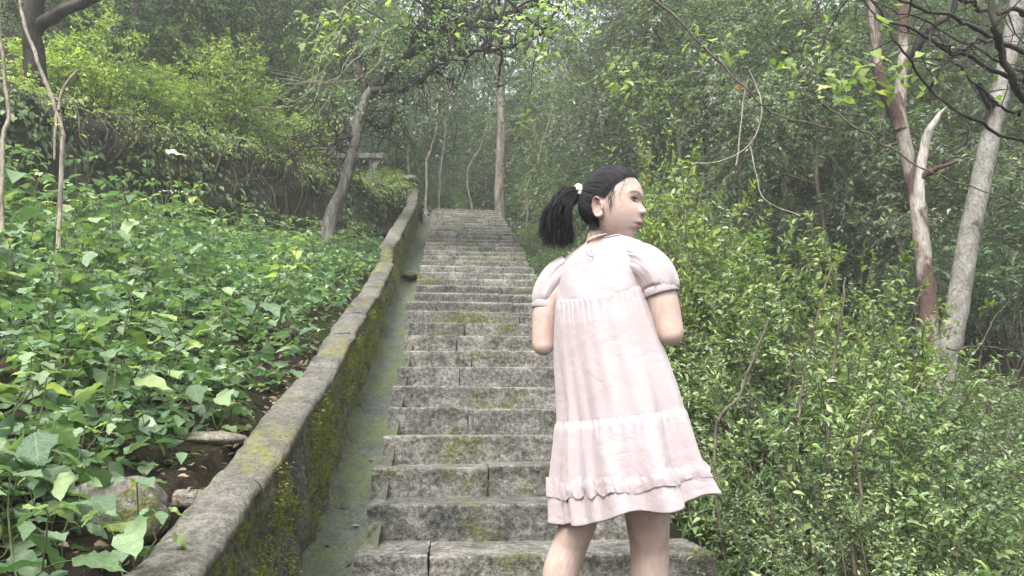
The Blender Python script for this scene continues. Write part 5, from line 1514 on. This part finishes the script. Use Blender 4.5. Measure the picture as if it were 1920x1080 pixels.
# --- hair: scalp cap, combed strands, ponytail
tie_l = np.array([.016, -.098, .049])
TIE = h2w(tie_l)
capm = hairline_mask(HV[:, 0], HV[:, 1], HV[:, 2]) > -.002
near_ear = (np.abs(HV[:, 0]) > .055) & (((HV[:, 1] + .007) / .021) ** 2 + ((HV[:, 2] + .027) / .034) ** 2 < 1)
capm &= ~near_ear
dd = hairline_mask(HV[:, 0], HV[:, 1], HV[:, 2])
lift = .0072 * sm((dd + .002) / .045) + .0003
az = np.arctan2(HV[:, 0], HV[:, 2]); comb = .0003 * np.sin(az * 70 + HV[:, 1] * 60)
CV = HV + HDIR * (lift + comb * sm(dd / .02))[:, None]
CF = np.array([f for f in HFc[:-2] if all(capm[q] for q in f)])
used = np.unique(CF); remap = -np.ones(len(CV), int); remap[used] = np.arange(len(used))
hair = on_girl('hair', h2w(CV[used]), remap[CF], M['hair'])
r = np.random.default_rng(44)
idx = np.where(capm)[0]
edge = np.where((dd > -.007) & (dd < .010) & ~near_ear & (HV[:, 2] > -.085))[0]
starts = np.concatenate([r.choice(edge, 1500), r.choice(idx, 1300)])
td = unit(tie_l)
SV = MB()
tt = np.linspace(0, 1, 13)
D0 = HDIR[starts] + r.normal(size=(len(starts), 3)) * .012; D0 = unit(D0)
om = np.arccos(np.clip(D0 @ td, -.99, .999))[:, None]
W0 = np.sin((1 - tt)[None] * om) / np.sin(om); W1 = np.sin(tt[None] * om) / np.sin(om)
DD = W0[..., None] * D0[:, None] + W1[..., None] * td
RR = head_r(DD.reshape(-1, 3)).reshape(len(starts), 13)
k5 = np.ones(5) / 5
RR = np.stack([np.convolve(np.pad(x, 2, mode='edge'), k5, 'valid') for x in RR])
NI = np.concatenate([np.argmax(unit(DD.reshape(-1, 3)[q:q + 400]) @ HDIR.T, 1) for q in range(0, DD.size // 3, 400)]).reshape(len(starts), 13)
lf = np.stack([np.convolve(np.pad(x, 1, mode='edge'), np.ones(3) / 3, 'valid') for x in lift[NI]]) + .0006 + .0016 * r.random((len(starts), 1)) * sm(tt * 4)[None]
PT = DD * (RR + lf)[..., None]
PT[:, -1] = tie_l + r.normal(size=(len(starts), 3)) * .006
for p in PT:
    V, F = tube(h2w(p), np.interp(tt, [0, .15, .9, 1], [.0002, .0007, .0008, .0007]), 3); SV.add(V, F)
for q in range(90):
    s0 = D0[r.integers(len(D0))]; d1 = unit(s0 + r.normal(size=3) * .25); d2 = unit(d1 + td * .5 + r.normal(size=3) * .2)
    pp = np.stack([s0 * (head_r(s0[None])[0] + .006), d1 * (head_r(d1[None])[0] + .010 + .006 * r.random()), d2 * (head_r(d2[None])[0] + .009 + .010 * r.random())])
    V, F = tube(h2w(spline(pp, 9)), np.linspace(.0004, .0002, 9), 3); SV.add(V, F)
# short wisps: sideburn, nape and temple
def wisp(p0, p1, p2, n, sp, rad=.0006):
    for _ in range(n):
        a = np.array(p0) + r.normal(size=3) * sp; b = np.array(p1) + r.normal(size=3) * sp * 1.3; c = np.array(p2) + r.normal(size=3) * sp * 2
        V, F = tube(h2w(spline([a, b, c], 9)), np.linspace(rad, .0002, 9), 3); SV.add(V, F)
wisp((.072, .018, .012), (.0745, .026, -.012), (.073, .027, -.040), 15, .003, .0005)
wisp((.070, .032, .03), (.0745, .026, .0), (.0735, .022, -.03), 16, .004, .0005)
wisp((.064, .062, .055), (.072, .047, .02), (.073, .034, -.015), 7, .004, .0004)
wisp((.052, -.040, -.065), (.050, -.030, -.090), (.050, -.004, -.115), 14, .006)
wisp((.030, -.062, -.06), (.034, -.052, -.085), (.040, -.030, -.11), 18, .008)
wisp((.02, .08, .085), (.045, .078, .065), (.064, .055, .03), 5, .003, .0004)
SVv, SVf = SV.arr(); on_girl('strands', SVv, SVf, M['hair'], hair)
PM = MB()
nst = 2000
for q in range(nst):
    u = r.random(); v = r.normal() * .5
    a = r.random() * 6.28; rr = math.sqrt(r.random())
    root = TIE + (RT * math.cos(a) * .35 + ZZ * math.sin(a) + AW * .6 * math.cos(a)) * .017 * rr + AW * 0
    ex = 1010 + 68 * u; ey = 447 + 14 * u * (1.2 - u) + r.normal() * 8 - 12 * (u < .12)
    ln = 1.0 if r.random() > .15 else .75
    mid1 = gat(1078 - 26 * (1 - u) - 2, 357 + 22 * u + r.normal() * 3, .01) + AW * v * .02
    mid2 = gat(1066 - 42 * (1 - u) + r.normal() * 3.5, 395 + 10 * u + r.normal() * 3, .015) + AW * v * .035
    end = gat(ex + r.normal() * 2, ey, .02) + AW * v * .03
    P = spline([root, mid1, mid2, end], 13)
    if ln < 1: P = spline(P[:10], 13)
    P[2:] += r.normal(size=(11, 3)) * .0008
    if q % 9 == 0: P = P + np.linspace(0, 1, 13)[:, None] ** 2 * r.normal(size=3) * .014
    V, F = tube(P, np.interp(np.linspace(0, 1, 13), [0, .2, .75, 1], [.0009, .0009, .0007, .0002]), 3); PM.add(V, F)
V, F = PM.arr(); pony = on_girl('ponytail', V, F, M['hair'], hair)
# hair tie: a puckered pale band round the root of the tail
pd = unit(gat(1074, 357) - gat(1092, 350) ); a1 = unit(np.cross(pd, ZZ)); a2 = np.cross(a1, pd)
V = []; nU, nV = 60, 14
tc_ = TIE + pd * .006
for q in range(nU):
    t = 2 * np.pi * q / nU
    for k in range(nV):
        s = 2 * np.pi * k / nV
        rr = .0085 + .0022 * math.sin(9 * t + 2 * math.sin(s)) + .0012 * math.sin(23 * t + s * 3)
        R = .0185 + rr * math.cos(s)
        V.append(tc_ + (a1 * math.cos(t) + a2 * math.sin(t)) * R + pd * rr * 1.15 * math.sin(s))
F = [(q * nV + k, ((q + 1) % nU) * nV + k, ((q + 1) % nU) * nV + (k + 1) % nV, q * nV + (k + 1) % nV) for q in range(nU) for k in range(nV)]
on_girl('hair_tie', np.array(V), np.array(F), M['pearl'], hair)
# necklace cord
c = gat(1129, 446, .014); a1 = RT; a2 = unit(AW - ZZ * .12)
P = np.stack([c + a1 * .0485 * math.cos(t) + a2 * .0485 * math.sin(t) + ZZ * (.010 * math.cos(t) - .004) for t in np.linspace(0, 2 * np.pi, 41)])
V, F = tube(P, .0026, 8); on_girl('necklace', V, F, M['cord'])

# --- dress
PXM = 2.17 / F_PX
def ring(xl, xr, y, hd, tilt=0.0, dc=.02, n=160, sq=2.25, wave=None, droop=0.0):
    "closed ring seen from x=xl to x=xr on the picture, hd deep; angle 0 = picture right, 90 deg = towards the viewer"
    t = np.linspace(0, 2 * np.pi, n, endpoint=False)
    c, s = np.cos(t), np.sin(t)
    cc = np.sign(c) * np.abs(c) ** (2 / sq); ss = np.sign(s) * np.abs(s) ** (2 / sq)
    o = gat((xl + xr) / 2, y, dc); hw = (xr - xl) / 2 * PXM
    dxw = RT * cc[:, None] * hw
    dz = (tilt * PXM) * c - droop * np.maximum(s, 0)
    out = unit(RT * (c / hw)[:, None] - AW * (s / hd)[:, None])
    P = o + dxw - AW * (ss * (hd + (.10 * c * 0)))[:, None] - AW * (.045 * c)[:, None] + ZZ * dz[:, None]
    if wave is not None: P = P + out * wave(t)[:, None]
    return P
def loft(rings, closed=True):
    n = len(rings[0]); V = np.concatenate(rings); i = (np.arange(len(rings) - 1) * n)[:, None]; j = np.arange(n)[None]
    F = np.stack([i + j, i + n + j, i + n + (j + 1) % n, i + (j + 1) % n], -1).reshape(-1, 4); return V, F
KEY = np.array([  # y, xl, xr, half depth, right side raised by
    (450, 1094, 1164, .048, 3), (454, 1085, 1182, .058, 3), (462, 1070, 1200, .070, 4), (472, 1058, 1211, .080, 5), (486, 1049, 1213, .088, 6), (505, 1043, 1208, .094, 8), (530, 1038, 1203, .098, 10), (553, 1036, 1202, .102, 11),
    (600, 1037, 1216, .112, 11), (650, 1042, 1232, .12, 11), (700, 1048, 1248, .13, 12), (750, 1053, 1263, .138, 13), (778, 1055, 1269, .142, 14), (800, 1054, 1275, .147, 15), (830, 1053, 1283, .153, 16),
    (860, 1053, 1291, .158, 18), (885, 1053, 1297, .162, 20), (916, 1054, 1312, .170, 27), (950, 1057, 1326, .178, 34)])
def key(y): return [np.interp(y, KEY[:, 0], KEY[:, c]) for c in (1, 2, 3, 4)]
nr = np.random.default_rng(9)
FN = [(int(f), nr.random() * 6.28, nr.normal() * .35) for f in (5, 7, 9, 11, 13, 16, 19, 23)]
def folds(t, y):
    "hanging folds that widen towards the hem"
    u = np.clip((y - 560) / 390, 0, 1)
    w = 0
    for k, (f, p, dr) in enumerate(FN):
        a = (.0072 * u ** 1.5 + .0008) * (1.25 if f < 12 else .55)
        w = w + a * np.sin(f * t + p + dr * u * 5 + .5 * np.sin(2 * t + p))
    return w
def gather(t, y, y0, dec, amp, f0=46):
    e = np.exp(-np.maximum(y - y0, 0) / dec) * (y >= y0 - 1)
    return amp * e * (np.sin(f0 * t + 2 * np.sin(3 * t)) + .6 * np.sin(f0 * 1.63 * t + 1.1 + 1.5 * np.sin(5 * t)))
def seam_dip(t):     # the yoke seam hangs lower at the middle of the back and rises towards the right
    return 0
N_R = 400
TSEAM = 776
def dress_ring(y, extra=0.0, wave=None, dy=None):
    xl, xr, hd, ti = key(y)
    w = (lambda t: extra + folds(t, y) * (y > 553) + (wave(t) if wave else 0))
    R = ring(xl, xr, y, hd, ti, n=N_R, wave=w)
    t = np.linspace(0, 2 * np.pi, N_R, endpoint=False)
    k = float(np.interp(y, [470, 540, 565, 700, 776, 960], [0, 1, 1, .5, .35, .2]))       # seams hang lower at the middle of the back
    if y > 860: R = R + ZZ * ((y - 860) / 98 * (.007 * np.sin(4 * t + .6) + .005 * np.sin(7 * t + 2) + .003 * np.sin(12 * t)))[:, None]
    return R - ZZ * (k * 16 * PXM * (np.maximum(np.sin(t), 0) ** 1.5 - .45))[:, None]
SEAM = 556
def yoke_wave(y): return lambda t: .0016 * np.sin(3 * t + y * .04) + .0014 * np.sin(7 * t + y * .09 + 1) - .0007
yk = [dress_ring(y, 0, yoke_wave(y)) for y in np.linspace(450, SEAM, 34)]
V, F = loft(yk)
dress = on_girl('dress', V, F, M['cloth'])
# keyhole slit and edge binding of the neck
P = np.vstack([yk[0], yk[0][:1]]); Vt, Ft = tube(P, .0032, 6); on_girl('neck_binding', Vt, Ft, M['cloth'], dress)
hole = [gat(x, y, -.048 - .0007 * (y - 462)) for x, y in [(1096, 462), (1094, 474), (1099, 487), (1106, 489), (1106, 478), (1101, 464)]]
Vt, Ft = tube(spline(hole, 26), .0022, 6); on_girl('keyhole_binding', Vt, Ft, M['cloth'], dress)
# skirt gathered under the yoke, then the wider tier
ysk = np.concatenate([[SEAM - 2], np.linspace(SEAM, 640, 36), np.linspace(646, TSEAM + 1, 30)])
sk = []
for y in ysk:
    w = (lambda t, y=y: gather(t, y, SEAM, 15, .0036) * sm((y - SEAM + 1) / 7) + .0024 * sm((y - SEAM + 2) / 5))
    sk.append(dress_ring(y, 0, w))
V, F = loft(sk); on_girl('skirt', V, F, M['cloth'], dress)
TSEAM = 776
yt = np.concatenate([[TSEAM - 1, TSEAM + 1], np.linspace(TSEAM + 3, 840, 26), np.linspace(845, 950, 30)])
def tier_extra(t, y):
    puff = .0045 * sm((y - TSEAM) / 18) * (1 - .5 * sm((y - 860) / 90))
    return gather(t, y, TSEAM, 18, .0042, 44) * sm((y - TSEAM - 1) / 12) + puff + .0018 + .004 * sm((y - 800) / 100) * (np.sin(14 * t + 1.2) + .6 * np.sin(25 * t + 2 * np.sin(2 * t)))
tr_ = []
for y in yt:
    w = (lambda t, y=y: tier_extra(t, y))
    tr_.append(dress_ring(y, 0, w))
# turned hem
last = tr_[-1]; cen = last.mean(0); tr_.append(last + (cen - last) * .012 + ZZ * .006)
V, F = loft(tr_); on_girl('hem_tier', V, F, M['cloth'], dress)
# applied ruffle band with curling upper and lower edges
rf = []
for k, s in enumerate(np.linspace(0, 1, 13)):
    y = 882 + 27 * s
    w = (lambda t, s=s, y=y: tier_extra(t, y) + .0048 + .0022 * np.sin(math.pi * s) + (abs(s - .5) * 2) ** 1.2 * .0022 * (np.sin(47 * t + 5 * np.sin(4 * t) + 2.2 * s) + .8 * np.sin(83 * t + 4 * np.sin(7 * t) + s * 3) + .6 * np.sin(17 * t + 3 * np.sin(5 * t))))
    R = dress_ring(y, 0, w)
    t = np.linspace(0, 2 * np.pi, N_R, endpoint=False)
    R = R + ZZ * ((s - .5) * .014 * np.sin(19 * t + 4 * np.sin(3 * t)) * np.sin(3 * t + 1) + .006 * np.sin(6 * t + .8) + .004 * np.sin(11 * t))[:, None]
    rf.append(R)
V, F = loft(rf); on_girl('ruffle', V, F, M['cloth'], dress)
# puffed sleeves with cuffs
def sleeve(path, rads, cuff_c, cuff_ax, cuff_r, seed):
    n, seg = 30, 120
    P = spline(path, n); R = np.interp(np.linspace(0, 1, n), np.linspace(0, 1, len(rads)), rads); R = np.convolve(np.pad(R, 2, mode='edge'), np.ones(5) / 5, 'valid')
    T = unit(np.gradient(P, axis=0)); A = unit(np.cross(T, AW)); B = np.cross(T, A)
    t = np.linspace(0, 2 * np.pi, seg, endpoint=False); rings_ = []
    for q in range(n):
        s = q / (n - 1); e = math.exp(-s / .16) + math.exp(-(1 - s) / .14)
        w = 1 + e * .055 * (np.sin(22 * t + seed) + .6 * np.sin(37 * t + 2 * seed + np.sin(3 * t))) + .035 * np.sin(5 * t + 4 * s + seed) + .03 * np.sin(8 * t - 5 * s + seed * 2)
        rings_.append(P[q] + R[q] * w[:, None] * (A[q] * np.cos(t)[:, None] + B[q] * np.sin(t)[:, None] * 1.0))
    V, F = loft(rings_); o = on_girl('sleeve', V, F, M['cloth'], dress)
    c = unit(cuff_ax); a = unit(np.cross(c, AW)); b = np.cross(c, a); rs_ = []
    for s, k in ((-.011, .95), (-.011, 1.03), (-.004, 1.06), (.008, 1.06), (.012, 1.03), (.012, .95)):
        rs_.append(cuff_c + c * s + cuff_r * k * (a * np.cos(t)[:, None] + b * np.sin(t)[:, None]))
    V, F = loft(rs_); on_girl('cuff', V, F, M['cloth'], dress)
sleeve([gat(1176, 486, -.03), gat(1197, 496, -.048), gat(1217, 516, -.06), gat(1229, 540, -.065), gat(1231, 551, -.066)], [.044, .055, .060, .057, .049], gat(1231, 553, -.066), gat(1236, 570, -.068) - gat(1229, 545, -.066), .0495, 1.0)
sleeve([gat(1070, 494, .055), gat(1052, 506, .06), gat(1038, 527, .062), gat(1027, 550, .062), gat(1026, 560, .062)], [.040, .046, .047, .044, .039], gat(1025, 566, .062), gat(1024, 580, .062) - gat(1027, 550, .062), .0395, 2.3)
# shoes
for f in (fR, fL):
    d = unit(AW * .97 + RT * .18); sd = np.cross(d, ZZ); S_ = []
    for s, w, h in ((-.05, .012, .02), (-.045, .028, .05), (-.02, .035, .062), (.03, .036, .06), (.08, .040, .045), (.13, .039, .035), (.165, .028, .028), (.178, .010, .016)):
        t = np.linspace(0, 2 * np.pi, 20, endpoint=False)
        S_.append(f - ZZ * .073 + d * s + ZZ * h * .5 + sd * (w * np.cos(t))[:, None] + ZZ * (h * .5 * np.sign(np.sin(t)) * np.abs(np.sin(t)) ** .6)[:, None])
    V, F = loft(S_); on_girl('shoe', V, F, M['shoe'])
# ------------------------------------------------------------------ haze volume, added to lift dark tones and veil the distance
def haze_box(density=.004):
    m, nt, out = new_mat('haze')
    v = nt.nodes.new('ShaderNodeVolumePrincipled')
    v.inputs['Color'].default_value = (.93, .96, .95, 1); v.inputs['Density'].default_value = density; v.inputs['Anisotropy'].default_value = .2
    nt.links.new(v.outputs[0], out.inputs['Volume'])
    bm = bmesh.new(); bmesh.ops.create_cube(bm, size=1)
    for q in bm.verts: q.co = Vector((q.co.x * 460, q.co.y * 460, -22 if q.co.z < 0 else 45))
    me = bpy.data.meshes.new('haze'); bm.to_mesh(me); bm.free(); me.materials.append(m)
    link('haze', me, kind='stuff')
haze_box()
